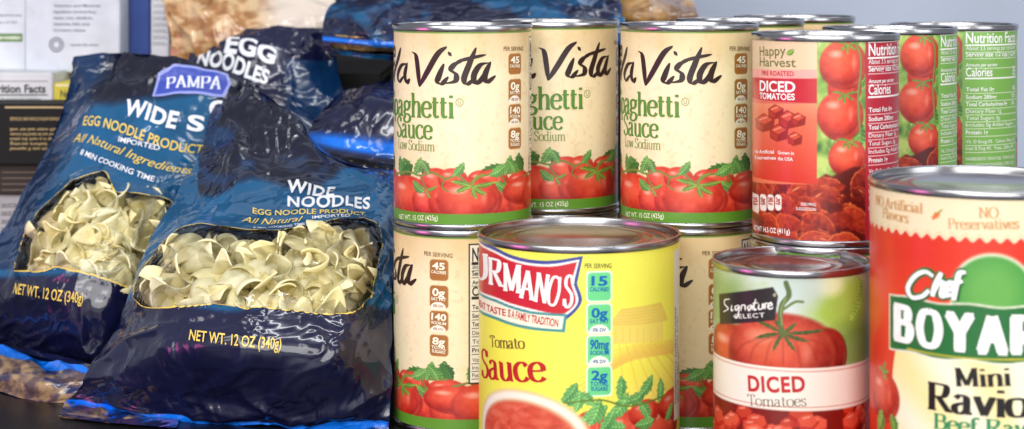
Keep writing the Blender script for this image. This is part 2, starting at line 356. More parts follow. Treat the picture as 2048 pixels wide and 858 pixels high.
def vista():
    p=Paint(925,.95,.107,37.25,2.6,104,(248,230,190))
    k=np.clip((p.Y-74)/34,0,1)*.75+np.clip((45-p.Y)/30,0,1)*.3+(fbm(p.X/14,p.Y/14,3)-.5)*.6
    p.mix(k,(222,188,134)); p.mix(np.clip(fbm(p.X/2.5,p.Y/2.5,8)*2.2-1.3,0,1),(210,168,110),.45)
    for sh in (-2.4,0,2.4):
        p.shift=sh*p.R
        p.leaf(815,362,46,20,1.9,(120,160,80)); p.leaf(800,350,50,16,.5); p.leaf(870,362,40,12,2.6)
        p.leaf(1030,352,46,18,1.3,(100,150,70)); p.leaf(960,345,50,14,.25); p.leaf(1046,345,40,14,2.2)
        for t in [(872,366,34,28),(905,360,30,22),(960,362,26,20),(985,362,34,22),(1040,366,22,24),(790,376,24,28),(815,394,38,42),(852,404,30,30),(1010,400,34,36),(1042,402,20,38),(896,407,42,30),(940,402,68,44)]: p.tom(*t)
        p.line([(790,350),(815,344),(840,352),(865,346),(890,358),(915,352),(938,368),(965,352),(1000,350),(1040,342)],4.5,(126,130,60))
        p.line([(840,352),(850,372),(862,384)],3,(110,130,50)); p.line([(890,358),(884,374),(896,384)],3,(110,130,50)); p.line([(1000,350),(1012,366)],3,(110,130,50))
        for q in ((828,350,40,12,1.1),(858,350,34,10,2.2),(905,354,36,10,.9),(978,352,44,13,.5),(1010,350,40,13,1.2),(1030,346,36,12,2.3),(800,350,38,12,1.6),(990,366,40,12,-.35),(826,362,36,11,-.6)): p.leaf(*q,(124,170,90),(46,94,42))
        for a,L in ((.15,50),(-.5,34),(2.9,44),(3.5,36),(-1.2,26)): p.leaf(944,374,L,5.5,a,(140,170,70),(50,90,30))
        for a,L in ((.4,26),(2.7,26),(-.9,18)): p.leaf(852,382,L,4,a,(120,150,60),(50,90,30)); p.leaf(1012,374,L,4,a,(120,150,60),(50,90,30))
        p.line([(944,374),(950,358),(966,350)],5,(130,150,60))
    p.shift=0
    p.band(429,470,(92,146,40)); p.band(30,68,(108,152,54)); 
    br=(44,20,22)
    p.S('brand_lettering',[('c',[(802,96),(796,120),(789,150),(790,165)]),('c',[(814,128),(803,132),(796,150),(799,164),(809,152)]),('c',[(815,126),(810,150),(814,166),(820,158)]),
      ('c',[(824,104),(832,112),(836,140),(839,174)]),('c',[(839,174),(856,142),(876,108),(894,94)]),
      ('c',[(888,128),(879,150),(875,164),(884,168),(897,154)]),('l',[(896,104),(903,113)]),
      ('c',[(924,124),(910,129),(902,140),(912,150),(910,163),(888,168)]),
      ('c',[(952,96),(938,130),(928,158),(934,169),(950,157)]),('c',[(912,124),(940,117),(972,110)]),
      ('c',[(977,126),(960,131),(948,150),(950,167),(963,159),(977,132)]),('c',[(981,124),(970,150),(973,165),(991,152)])],12,3.6,-.3,br,taper=.75)
    p.T('brand_lettering','Be',(-68,84),(-47,84),17,br,.01,.4,mm=True)
    g=(88,138,48)
    p.T('product_lettering','Spaghetti',(-56.5,p.fit(850,236)[1]),p.fit(908,236),12.2,g,serif=(.165,.07),mm=True)
    p.T('product_lettering','Sauce',(-44,p.fit(850,279)[1]),p.fit(866,279),10.6,g,serif=(.165,.07),mm=True)
    p.T('product_lettering','Low Sodium',(-42,p.fit(850,303)[1]),p.fit(870,303),5.2,(114,146,74),serif=(.1,.05),mm=True)
    m,d,x,y=p.ell(919,206,8,8,None); p.mix(np.clip(1-np.abs(d-.9)/.18,0,1),(110,130,60)); p.T('product_lettering','U',(916,210),(922,210),8,(110,130,60))
    p.T('nutrition_lettering','PER SERVING',(1007,102),(1046,102),8,(110,72,40),.01)
    pill(p,1017,1042,107,150,'45',['CALORIES']); pill(p,1017,1042,158,205,'0g',['SAT FAT'],'0% DV'); pill(p,1017,1042,208,250,'140',['SODIUM'],'6% DV'); pill(p,1017,1042,255,300,'8g',['TOTAL','SUGARS'])
    p.T('weight_lettering','NET WT. 15 OZ (425g)',(799,438),(876,441),9.5,(236,236,206),.01)
    x0,x1=48.5,84
    m=(p.X>x0)&(p.X<x1)&(p.Y>27)&(p.Y<100); p.C[m]=(240,234,222)
    e=m&((p.X<x0+.8)|(p.X>x1-.8)|(p.Y<27.8)|(p.Y>99.2)); p.C[e]=(40,36,36)
    bk=(36,32,34)
    rows=[('Nutrition Facts',7,1,91),('about 3.5 servings per container',2.2,0,87),('Serving size 1/2 cup (125g)',2.4,1,83.5),('Amount per serving',2,1,79),('Calories         45',4.6,1,73),('Total Fat 0g                 0%',2.2,1,66),('Sodium 140mg                 6%',2.2,1,61.5),('Total Carbohydrate 10g       4%',2.2,1,57),('  Dietary Fiber 2g           7%',2.2,0,52.5),('  Total Sugars 8g',2.2,0,48),('Protein 2g',2.2,1,43.5),('Vitamin D 0mcg               0%',2,0,38.5),('Iron 1mg                     6%',2,0,34.5),('Potassium 330mg              6%',2,0,30.5)]
    for t,h,b,y in rows:
        n=len(t); wd=min(31.5,n*h*.62); p.T('nutrition_lettering',t,(x0+1.8,y),(x0+1.8+wd,y),h,bk,.02*b,mm=True)
        if h<2.5 or h>4: p.C[m&(np.abs(p.Y-(y-1.2))<(.7 if h>4 else .2))&(p.X>x0+1.5)&(p.X<x1-1.5)]=bk
    return p
vp=vista()
V1=empty('food_can',(vp.cx,.95,.1072),'tan spaghetti sauce can, leftmost of the upper row, directly beside the noodle bags','can',GC)
can_parts(V1,38,107); vp.build(V1)
def vcan(x,y,z,rot,label): return dup(V1,(x,y,z),math.radians(rot),label,GC)
vcan(.0238,1.009,.1072,30,'tan spaghetti sauce can set back between the two front ones of the upper row')
vcan(.0966,.955,.1072,-8,'tan spaghetti sauce can in the upper row next to the roasted tomato can')
vcan(vp.cx,.95,0,-68,'tan spaghetti sauce can in the lower row, under the leftmost upper can')
vcan(.0238,1.009,0,20,'tan spaghetti sauce can in the lower row, hidden behind the yellow can')
vcan(.0966,.955,0,-32,'tan spaghetti sauce can seen as a strip between yellow can and diced tomatoes can')
vcan(.135,1.036,.1072,100,'can in the back row whose rim shows right above the third sauce can')
vcan(.135,1.036,0,100,'can at the bottom of the back row behind the third sauce can')
vcan(.178,1.104,.1072,140,'rearmost can whose rim shows above the roasted tomato can')
vcan(.178,1.104,0,140,'rearmost can standing on the shelf behind the roasted tomato can')
vcan(.1597,.893,0,60,'lower can showing only its rim under the roasted tomato can')
vcan(.2125,.985,0,70,'lower can under the nearer green panel tomato can')
vcan(.263,1.045,0,70,'lower can under the far right green panel tomato can')
# ---- roasted / plain diced tomatoes can
def happy(green):
    p=Paint(1650,.893,.1072,36.75,2.6,101.5,(128,166,70))
    n=fbm(p.X/7,p.Y/7,11); p.mix(np.clip(n*3-1.2,0,1),(186,208,110)); p.mix(np.clip(1.7-n*4,0,1),(60,102,42)); p.mix(np.clip(fbm(p.X/3,p.Y/5,21)*4-2.5,0,1),(222,232,160),.7)
    RD=(182,28,50); G2=(124,178,78)
    for sh in (0,-2.9,2.9):
        p.shift=sh*p.R
        for a,L in ((2.2,60),(1.2,50),(.3,50),(-1.4,45)): p.leaf(1690,170,L,16,a,(120,160,60),(50,95,35))
        p.leaf(1716,300,60,20,1.7,(130,170,70)); p.leaf(1660,280,60,18,1.2,(110,150,60))
        p.tom(1690,178,34,34,(214,60,36)); p.tom(1688,130,48,48,(234,80,50)); p.tom(1682,232,47,48,(232,72,46)); p.tom(1696,316,38,38,(234,82,52))
        for q in ((1696,88),(1690,188),(1700,282)):
            for a,L in ((.2,28),(-.6,22),(-1.6,20),(3.0,26),(3.9,22)): p.leaf(*q,L,3.4,a,(110,146,60),(46,80,30))
        p.line([(1704,74),(1722,120),(1716,200),(1722,280)],4,(110,140,60))
    p.shift=0
    t0=p.fit(1650,352)[1]
    mk=(t0-p.Y+3*np.sin(p.X/9)+3*(fbm(p.X/6,p.Y/6,2)-.5)+2); m=np.clip(mk/1.5,0,1); p.mix(m,(88,12,10))
    r2=np.random.default_rng(7)
    for k in range(120):
        cx=r2.uniform(-115,115); cy=r2.uniform(2,t0-2); a=r2.uniform(6,12); b=a*r2.uniform(.35,.6); th=r2.uniform(-.8,.8)
        dx=p.X-cx; dy=p.Y-cy; X_=(dx*math.cos(th)+dy*math.sin(th))/a; Y_=(-dx*math.sin(th)+dy*math.cos(th))/b+.6*X_*X_; d=np.hypot(X_,Y_)+.34*(fbm(p.X/2,p.Y/2,k)-.5)
        c1,c2=((132,24,14),(208,72,36)) if k%3 else ((90,12,8),(170,42,24))
        mm=np.clip((1-d)/.12,0,1)*m; q=np.clip(Y_*.4+.45+1.1*(fbm(p.X/1.6,p.Y/1.6,k+3)-.5),0,1)[...,None]; c=np.array(c1)*(1-q)+np.array(c2)*q
        p.C=p.C*(1-mm[...,None])+c*mm[...,None]
        p.mix(np.clip(1-np.abs(d-.84)/.08,0,1)*m*(Y_>.1),(236,140,66) if k%2 else (206,90,46),.7)
        if k%4==0: p.mix(np.clip(1-np.hypot((X_+.2)/.35,(Y_-.3)/.14),0,1)*m,(255,196,130),.8)
    p.poly([(1504,70),(1634,73),(1634,368),(1504,362)],(228,118,84)); p.poly([(1504,70),(1634,73),(1634,140),(1504,137)],(228,200,164))
    p.poly([(1504,137),(1634,140),(1634,157),(1504,154)],(246,170,160)); p.poly([(1504,154),(1634,157),(1634,207),(1504,204)],(198,34,48))
    a=p.fit(1504,300)[0]; b=p.fit(1634,300)[0]; y1=p.fit(1600,206)[1]; y0=p.fit(1600,367)[1]
    mm=((p.X>a)&(p.X<b)&(p.Y<y1)&(p.Y>y0)); k=np.clip((y1-p.Y)/(y1-y0),0,1); p.mix(mm*k**1.3*.95,(210,46,30)); p.mix(mm*np.clip(1-k*5,0,1),(236,160,120),.6)
    for x,y,e in ((1530,246,1.3),(1552,224,1.05),(1577,240,1.35),(1597,240,1.),(1558,266,1.25),(1590,278,1.)):
        p.poly([(x-15*e,y-6*e),(x-2*e,y-15*e),(x+15*e,y-6*e),(x+13*e,y+10*e),(x-3*e,y+14*e),(x-14*e,y+8*e)],(150,34,22)); p.poly([(x-13*e,y-5*e),(x-1*e,y-13*e),(x+12*e,y-5*e),(x-1*e,y+2*e)],(210,78,50)); p.poly([(x-13*e,y-3*e),(x-2*e,y+3*e),(x-3*e,y+12*e),(x-12*e,y+6*e)],(180,50,32)); p.line([(x-8*e,y-5*e),(x+3*e,y-9*e)],3,(246,170,140),.7)
    w=(255,250,246)
    p.T('brand_lettering','Happy',(1520,112),(1572,110),19,(110,116,60),.005); p.T('brand_lettering','Harvest',(1520,132),(1592,134),18,(110,116,60),.005)
    p.leaf(1572,108,20,7,.5,(130,170,60))
    p.T('product_lettering','FIRE ROASTED',(1524,150),(1588,152),9,(190,40,44),.015)
    p.T('product_lettering','DICED',(1520,181),(1591,184),20,w,.025); p.T('product_lettering','TOMATOES',(1520,197),(1590,200),12,w,.02)
    p.T('claim_lettering','No Artificial',(1511,306),(1548,307),7,w,.01); p.T('claim_lettering','Preservatives',(1511,318),(1552,319),7,w,.01)
    p.T('claim_lettering','Grown in',(1556,308),(1588,310),7,w,.01); p.T('claim_lettering','the USA',(1556,320),(1586,322),7,w,.01); 
    for i in range(4): pill(p,1505+i*15,1518+i*15,390,420,['25','0g','280','3g'][i],['%'],c=(240,230,220),tc=(170,40,30))
    p.T('claim_lettering','SERVING',(1602,411),(1632,412),6,w); p.T('claim_lettering','SUGGESTION',(1592,420),(1632,422),6,w)
    p.T('weight_lettering','NET WT 14.5 OZ (411g)',(1508,459),(1580,468),10,w,.01)
    x0=p.fit(1731,300)[0]; x1=x0+44; c=G2 if green else RD
    m=(p.X>x0)&(p.X<x1); p.C[m]=c
    yy=lambda py:p.fit(1745,py)[1]
    m2=m&(p.X>x0+1.5)&(p.X<x1-1.5)
    p.C[m2&(p.Y>yy(84)-.3)&(p.Y<yy(84)+.3)]=w
    rows=[('Nutrition Facts',111,6.0,1),('About 3.5 servings per container',128,2.5,0),('Serving size 1/2 cup (123g)',143,2.7,1),('Amount per serving',166,1.9,1),('Calories             35',189,5.0,1),('Total Fat 0g                 0%',224,2.2,1),('Sodium 280mg               12%',242,2.2,1),('Total Carbohydrate 8g      3%',259,2.2,1),('   Dietary Fiber 1g',275,2.1,0),('   Total Sugars 3g',291,2.1,0),('     Includes 0g Added Sugars',307,2.1,0),('Protein 1g',325,2.3,1),('Vit. D 0mcg 0%   Calcium 30mg 2%',346,2.0,0),('Iron 0.7mg 4%   Potas. 200mg 4%',362,2.0,0),('INGREDIENTS: TOMATOES, TOMATO JUICE,',386,1.8,0),('SALT, CALCIUM CHLORIDE, CITRIC ACID',400,1.8,0),('DISTRIBUTED BY',420,1.8,0)]
    for t,py,h,b in rows:
        y=yy(py); wd=min(39,len(t)*h*.58); p.T('nutrition_lettering',t,(x0+1.8,y),(x0+1.8+wd,y),h,w,.015*b,mm=True)
        if py<380: p.mix((m2&(np.abs(p.Y-y+1.3)<(.55 if h>4 else .2)))*1.,w,1 if h>4 else .75)
    return p
hp=happy(False)
H1=empty('food_can',(hp.cx,.893,.1072),'red roasted diced tomatoes can with crimson nutrition panel in the upper row','can',GC)
can_parts(H1,37.5,104); hp.build(H1)
hg=happy(True)
H2=empty('food_can',(.2125,.985,.1072),'diced tomatoes can with green panel, just right of the roasted tomato can','can',GC,math.radians(11))
can_parts(H2,37.5,104); hg.build(H2)
dup(H2,(.2635,1.045,.1072),math.radians(-28),'diced tomatoes can with green panel facing front, far right of the upper row',GC)
# ---- yellow tomato sauce can
def furm():
    p=Paint(1158,.886,0,50.7,2.6,107.5,(251,243,94),.45)
    p.mix(np.clip((fbm(p.X/16,p.Y/16,4)-.4)*2,0,1),(245,234,72),.5); p.mix(np.clip((p.X-8)/25,0,1)*np.clip((52-p.Y)/16,0,1),(250,224,112),.7)
    for i in range(9): p.line([(1352,676+i*3),(1270-i*4,690+i*5),(1180-i*8,720+i*18)],1.5+i*.45,(240,186,84),.6)
    for i in range(8): p.line([(1225+i*14,690),(1222+i*22,740),(1216+i*32,800)],2+i*.3,(242,194,88),.55)
    p.poly([(1226,650),(1226,688),(1326,680),(1326,640)],(247,222,106)); p.poly([(1216,652),(1242,618),(1322,604),(1336,640)],(238,206,92))
    for i in range(7): p.line([(1232+i*14,656),(1232+i*14,684)],1.3,(230,190,84),.7)
    for i in range(5): p.line([(1224,648-i*6),(1328,636-i*6)],1.2,(250,226,128),.8)
    def flag(g,c):
        p.strip([(953,484-g),(985,504-g),(1020,521-g),(1060,531-g),(1105,533-g),(1154+g,524-g)],[(953,577+g),(985,592+g),(1020,606+g),(1060,617+g),(1095,625+g),(1124+g*.4,629+g),(1151+g,605),(1142+g,567)],c)
    flag(12,(58,74,150)); flag(5,(252,248,236)); flag(0,(204,32,48))
    p.strip([(953,580),(985,597),(1020,611),(1060,622),(1134,628)],[(953,620),(985,637),(1020,650),(1060,659),(1130,665)],(70,150,150))
    p.strip([(953,585),(985,602),(1020,616),(1060,627),(1128,633)],[(953,614),(985,631),(1020,644),(1060,653),(1124,659)],(253,248,220))
    w=(255,252,244)
    L=[('U',957,979,555,50),('R',978,1008,567,51),('M',1007,1043,580,52),('A',1039,1069,593,52),('N',1067,1093,601,54),('O',1091,1116,607,55),('S',1125,1146,612,58)]
    for ch,x0,x1,y,h in L: p.T('brand_lettering',ch,(x0,y),(x1,y+(6 if ch!='S' else 2)),h,w,serif=(.2,.085),off=.2)
    p.poly([(1115,554),(1123,554),(1122,564),(1117,574),(1118,564)],w)
    p.T('brand_lettering','F',(p.fit(957,548)[0]-9,p.fit(957,540)[1]),(p.fit(957,548)[0]-1,p.fit(957,548)[1]),10,w,serif=(.2,.09),mm=True)
    p.T('slogan_lettering','GREAT TASTE',(956,607),(1012,632),13,(200,40,50),.02); p.T('slogan_lettering','IS A FAMILY TRADITION',(1016,633),(1116,654),15,(200,40,50),.02)
    rd=(192,34,36)
    p.T('product_lettering','Tomato',(981,693),(1051,697),22,(110,70,40),serif=(.13,.055)); p.T('product_lettering','Sauce',(964,752),(1095,762),53,rd,serif=(.17,.065))
    p.T('nutrition_lettering','PER SERVING',(1169,536),(1223,536),9,(110,110,60),.02)
    gc=(110,216,140); tc=(0,104,176)
    for y0,a,b,c in ((544,'15',['CALORIES'],None),(608,'0g',['SAT FAT'],'0% DV'),(671,'90mg',['SODIUM'],'4% DV'),(733,'2g',['TOTAL','SUGARS'],None)):
        pill(p,1175,1222,y0,y0+58,a,b,c,gc,tc,tc,(252,252,246))
    for t in ((1180,858,34,34),(1250,862,42,40),(1325,850,40,48),(1345,806,20,30),(1290,826,30,26)): p.tom(*t)
    lc=(132,188,106); ld=(46,106,54)
    for q in ((1120,800,52,15,.2),(1112,812,50,15,-.5),(1124,802,46,13,.9),(1160,842,60,18,.5),(1178,852,56,16,1.2),(1190,812,44,13,2.6),(1220,838,60,17,.9),(1204,846,50,14,-.2),(1250,804,52,14,.3),(1238,800,46,13,1.5),(1278,792,50,15,.8),(1300,842,50,14,2.2),(1318,806,48,14,1.5),(1330,840,44,13,.7),(1270,850,50,14,.1),(1150,826,44,12,1.4),(1200,864,50,14,1.0)): p.leaf(*q,lc,ld)
    p.line([(1128,806),(1200,800),(1260,812),(1330,790)],3.5,(100,130,50))
    p.E(1044,872,112,88,(236,206,150)); p.E(1044,873,108,84,(252,242,224)); p.E(1044,878,98,75,(226,186,146)); p.E(1042,881,95,73,(214,84,60),soft=.1)
    m,d,x,y=p.ell(1042,881,93,71,None); v=fbm(p.X/5+1.5*fbm(p.X/9,p.Y/9,61),p.Y/2.6,6); p.mix(m*np.clip(v*2.6-1.1,0,1),(240,134,106),.6); p.mix(m*np.clip(1-v*2.4,0,1),(168,44,30),.6)
    x0=p.fit(1348,640)[0]
    m=(p.X>x0)&(p.X<x0+16)&(p.Y>20)&(p.Y<104); p.C[m]=(242,240,230)
    for i,t in enumerate(('INGREDIENTS: TOMATO PUREE','WATER, SALT, CITRIC ACID','BEST IF USED BY')):
        v,f=text2d(t,.01); v=np.stack([x0+3+i*3.4-v[:,1]*1.7,28+v[:,0]*2.4,0*v[:,0]],1); p.ink.add('ingredient_lettering',(50,46,46),.12,v,f)
    return p
fp=furm()
FC=empty('food_can',(fp.cx,.886,0),'large bright yellow tomato sauce can with red banner, front centre','can',GC)
can_parts(FC,51.5,111); fp.build(FC)
# ---- diced tomatoes, pale label
def sig():
    p=Paint(1582,.833,0,36.75,2.6,102.5,(206,218,200),.4)
    n=fbm(p.X/18,p.Y/18,41); p.mix(np.clip(n*3-1.3,0,1),(226,234,238)); p.mix(np.clip(1.4-n*3,0,1),(160,188,100))
    p.E(1690,610,60,60,(160,200,70),soft=.7,k=.9); p.E(1715,690,40,50,(106,150,56),soft=.8,k=.8); p.E(1660,570,30,22,(240,244,200),soft=.8,k=.8); p.E(1440,600,30,60,(130,160,90),soft=.8,k=.7); p.E(1450,700,30,40,(100,130,60),soft=.8,k=.7)
    p.E(1600,580,50,40,(194,210,206),soft=.8,k=.8)
    for q in ((1700,640,60,22,.8),(1720,600,50,18,1.9)): p.leaf(*q,(170,210,90),(110,160,56))
    p.tom(1462,708,54,60,(200,66,42),(114,20,14)); p.tom(1652,712,46,54,(174,46,30),(104,16,12)); p.tom(1562,714,120,84,(206,66,42),(122,24,16),(255,206,180),.6)
    p.E(1522,684,46,34,(228,118,82),soft=1.,k=.5); p.E(1604,676,40,24,(224,108,74),soft=1.,k=.4)
    for i in range(7): p.line([(1566,668),(1566+(i-3)*26,688),(1566+(i-3)*36,735)],5,(140,32,20),.25)
    for a,L in ((.08,86),(-.3,54),(2.8,62),(3.4,60),(-.95,44),(-2.05,42),(.7,34),(2.2,32)): p.leaf(1566,666,L,4.6,a,(74,96,42),(28,48,20))
    p.line([(1566,670),(1560,640),(1564,610),(1578,590),(1572,566)],10,(88,108,56)); p.line([(1565,620),(1590,604),(1606,604)],5,(106,126,62)); p.line([(1564,650),(1562,620),(1572,596)],3,(160,176,112),.7)
    y1=p.fit(1582,736)[1]; y0=p.fit(1582,822)[1]
    b=(p.Y<y0+.3); p.C[b]=(126,18,12)
    for k in range(64):
        s0=rng.uniform(-62,62); tt=rng.uniform(2,y0); a=rng.uniform(4,7.5); q0=rng.uniform(0,1.5)
        P=[(s0+a*math.cos(q+q0),tt+a*.8*math.sin(q+q0)) for q in (0,.9,1.8,2.9,3.9,5.1)]; m=inpoly(p.X,p.Y,P)&(p.Y<y0); sh=rng.uniform(-30,20)
        p.C[m]=np.array((196,46,32))+sh; m2=inpoly(p.X,p.Y,[(x,y+a*.35) for x,y in P])&m; p.C[m2]=np.array((222,84,58))+sh; D,_,_=segdist(p.X,p.Y,[(s0-a*.4,tt+a*.4),(s0+a*.1,tt+a*.5)]); p.mix(np.clip(1-D/.7,0,1)*m,(255,196,176),.7)
    e=np.clip((y1-p.Y)/.3+.5,0,1)*np.clip((p.Y-y0)/.3+.5,0,1); p.mix(e,(246,236,222))
    p.mix(np.clip(1-np.abs(p.Y-y1+1.6)/.3,0,1),(190,60,50)); p.mix(np.clip(1-np.abs(p.Y-y0-1.6)/.3,0,1),(190,60,50))
    p.poly([(1438,588),(1546,574),(1556,592),(1550,640),(1440,648)],(40,34,36)); 
    p.E(1549,590,3,3,(180,170,150))
    w=(244,240,234)
    p.S('brand_lettering',[('c',[(1460,598),(1450,600),(1450,609),(1457,617),(1447,624)]),('c',[(1464,610),(1463,621),(1468,619)]),('c',[(1478,610),(1471,613),(1473,621),(1479,612),(1475,634),(1467,632)]),('c',[(1482,622),(1484,611),(1490,611),(1491,621)]),('c',[(1503,609),(1496,614),(1499,621),(1504,611),(1505,620)]),('c',[(1512,598),(1508,612),(1510,620),(1514,617)]),('l',[(1505,607),(1517,605)]),('c',[(1518,608),(1518,618),(1525,616),(1526,607),(1527,618)]),('c',[(1530,618),(1531,607),(1537,607)]),('c',[(1537,613),(1544,610),(1541,605),(1536,613),(1541,618),(1547,614)])],3.8,2.4,.3,w)
    p.T('brand_lettering','SELECT',(1470,637),(1530,634),8.5,w,.01,sp=1.2)
    p.T('product_lettering','DICED',(1497,781),(1611,782),29,(196,44,46),.035,sp=1.12); p.T('product_lettering','Tomatoes',(1496,810),(1613,811),21,(120,100,86),serif=(.09,.045))
    return p
sp_=sig()
SG=empty('food_can',(sp_.cx,.833,0),'small diced tomatoes can with pale green label and white band, front row','can',GC)
can_parts(SG,37.5,106); sp_.build(SG)
# ---- big ravioli can
def chef():
    p=Paint(1970,.784,0,50.7,2.6,146.5,(222,52,30),.45)
    p.mix(np.clip((p.Y-60)/30,0,1)*np.clip((120-p.Y)/20,0,1),(234,74,38),.7)
    yb=p.fit(1970,482)[1]+1.*np.sin(p.X/.9); p.mix(np.clip((p.Y-yb)/.4,0,1),(242,224,186)); p.mix(np.clip(1-np.abs(p.Y-yb-1.6)/.35,0,1),(220,188,140))
    tn=(208,152,92)
    p.T('claim_lettering','NO Artificial',(1752,408),(1846,426),19,tn,serif=(.14,.06)); p.T('claim_lettering','Flavors',(1766,434),(1818,446),19,tn,serif=(.14,.06))
    p.T('claim_lettering','NO',(1958,436),(1998,436),20,tn,serif=(.14,.06))
    p.T('claim_lettering','Preservatives',(1897,457),(2038,456),19,tn,serif=(.14,.06))
    p.poly([(1863,436),(1870,424),(1880,426),(1878,434),(1866,440)],(220,120,50)); p.line([(1876,426),(1884,420)],3,(120,140,50))
    a=p.fit(1788,676); bl=a[1]
    ya=bl-4; x0=p.fit(1792,760)[0]
    m=np.clip((ya-p.Y)/.5+.5,0,1)*np.clip((p.X-x0-3*np.sin((p.Y-5)/12))/.8,0,1)*np.clip((50-p.X)/.8,0,1)
    ang=np.arctan2(p.Y-14,p.X-8); ray=.5+.5*np.sin(ang*14); p.mix(m,(252,244,216)); p.mix(m*ray*np.clip(np.hypot(p.X-8,p.Y-14)/40,0,1),(252,228,140),.65)
    gr=(34,110,52)
    p.E(1986,592,88,80,(238,236,214)); p.E(1986,594,83,76,(74,152,66)); p.mix(p.ell(1986,585,60,56,None,soft=.8)[0],(120,184,84),.6)
    tw=.5*np.sin(p.X/4.2)
    d=np.maximum(np.abs(p.X-(a[0]+41))-44.5,np.abs(p.Y-(bl+7.2+tw))-12.2); p.mix(np.clip(-d/.4+.5,0,1),(236,232,210)); p.mix(np.clip(-(d+.8)/.4+.5,0,1),gr)
    p.mix(np.clip(1-np.abs(p.Y-(bl-3)-.4*np.sin(p.X/16))/.6,0,1)*(p.X>a[0]+8)*(p.X<a[0]+72),(250,206,60))
    w=(255,252,246)
    sc=[('c',[(1868,552),(1852,543),(1832,552),(1818,575),(1826,594),(1846,592),(1860,580)]),('c',[(1884,545),(1872,570),(1866,592)]),('c',[(1867,586),(1878,566),(1888,566),(1884,590),(1892,592)]),('c',[(1893,582),(1908,574),(1902,564),(1892,574),(1892,590),(1906,588)]),('c',[(1932,544),(1920,546),(1914,566),(1908,600)]),('l',[(1904,566),(1926,562)])]
    p.S('brand_lettering',sc,20,17,.2,gr,.1,.05); p.S('brand_lettering',sc,11,8,-.1,w,.75,.25)
    x=a[0]
    for ch,wd in (('B',57),('O',60),('Y',58),('A',60),('R',58),('D',56),('E',50),('E',50)):
        ww=wd*p.sc*1.0; p.T('brand_lettering',ch,(x,bl),(x+ww*.97,bl),66*p.sc,w,serif=(.31,.18),off=.3,mm=True); x+=ww+.2
    bk=(30,24,24)
    p.T('product_lettering','Mini',(1912,772),(2022,770),34,bk,serif=(.19,.07)); 
    a=p.fit(1856,817); p.T('product_lettering','Ravioli',a,(a[0]+51,a[1]),11.5,bk,serif=(.2,.075),mm=True)
    a=p.fit(1868,856); p.T('product_lettering','Beef Ravioli',a,(a[0]+52,a[1]),6.4,(50,140,90),serif=(.17,.08),mm=True)
    p.tom(1766,790,26,52,(224,64,40)); 
    for a_,L in ((.2,22),(2.9,18),(1.2,24),(-.8,20)): p.leaf(1766,742,L,5,a_,(120,160,60),(50,90,30))
    p.leaf(1756,860,50,20,1.2,(160,190,90)); p.leaf(1790,870,40,14,1.9,(140,180,80))
    return p
cp=chef()
CH=empty('food_can',(cp.cx,.784,0),'tall red ravioli can cut by the right frame edge, nearest the viewer','can',GC)
can_parts(CH,51.5,150); cp.build(CH)
# ------------------------------------------------------------ noodles
def noodle_mesh(k):
    r=random.Random(k); na,nb=24,7; V=np.zeros((na,nb,3)); w=r.uniform(13,17)
    if k%4:
        rho=r.uniform(7,10); tot=r.uniform(.8,1.25)*PI; pitch=r.uniform(1,9); fl=r.uniform(-.18,.05); tw=r.uniform(-.5,.5)
        for i in range(na):
            a=i/(na-1); ph=tot*(a-.5)
            for j in range(nb):
                b=j/(nb-1)*2-1; ww=w*math.sqrt(math.sin(PI*(.05+.9*a)))
                q=rho*(1+fl*b*b)+.4*math.sin(a*7+b+k)*abs(b)
                V[i,j]=(pitch*(a-.5)+b*ww/2,q*math.cos(ph+.15*b),(q*math.sin(ph+.15*b))+tw*b*4)
    else:
        Ln=r.uniform(22,28); tq=r.uniform(.4,.8)*PI*r.choice((-1,1)); bend=r.uniform(5,8)
        for i in range(na):
            a=i/(na-1)-.5; th=tq*a; ww=w*math.sqrt(math.sin(PI*(.05+.9*(a+.5))))
            for j in range(nb):
                b=j/(nb-1)*2-1; V[i,j]=(Ln*a,b*ww/2*math.cos(th),b*ww/2*math.sin(th)+bend*(1-(2*a)**2)+2.2*b*b)
    V-=V.reshape(-1,3).mean(0); me=quadmesh('egg_noodle',V/1000,gridq(na,nb))
    bm=bmesh.new(); bm.from_mesh(me); bmesh.ops.recalc_face_normals(bm,faces=bm.faces[:]); bmesh.ops.solidify(bm,geom=bm.faces[:],thickness=.0008)
    for f in bm.faces: f.smooth=True
    bm.to_mesh(me); bm.free(); me.materials.append(M_NOOD); return me
NM=[noodle_mesh(k) for k in range(16)]
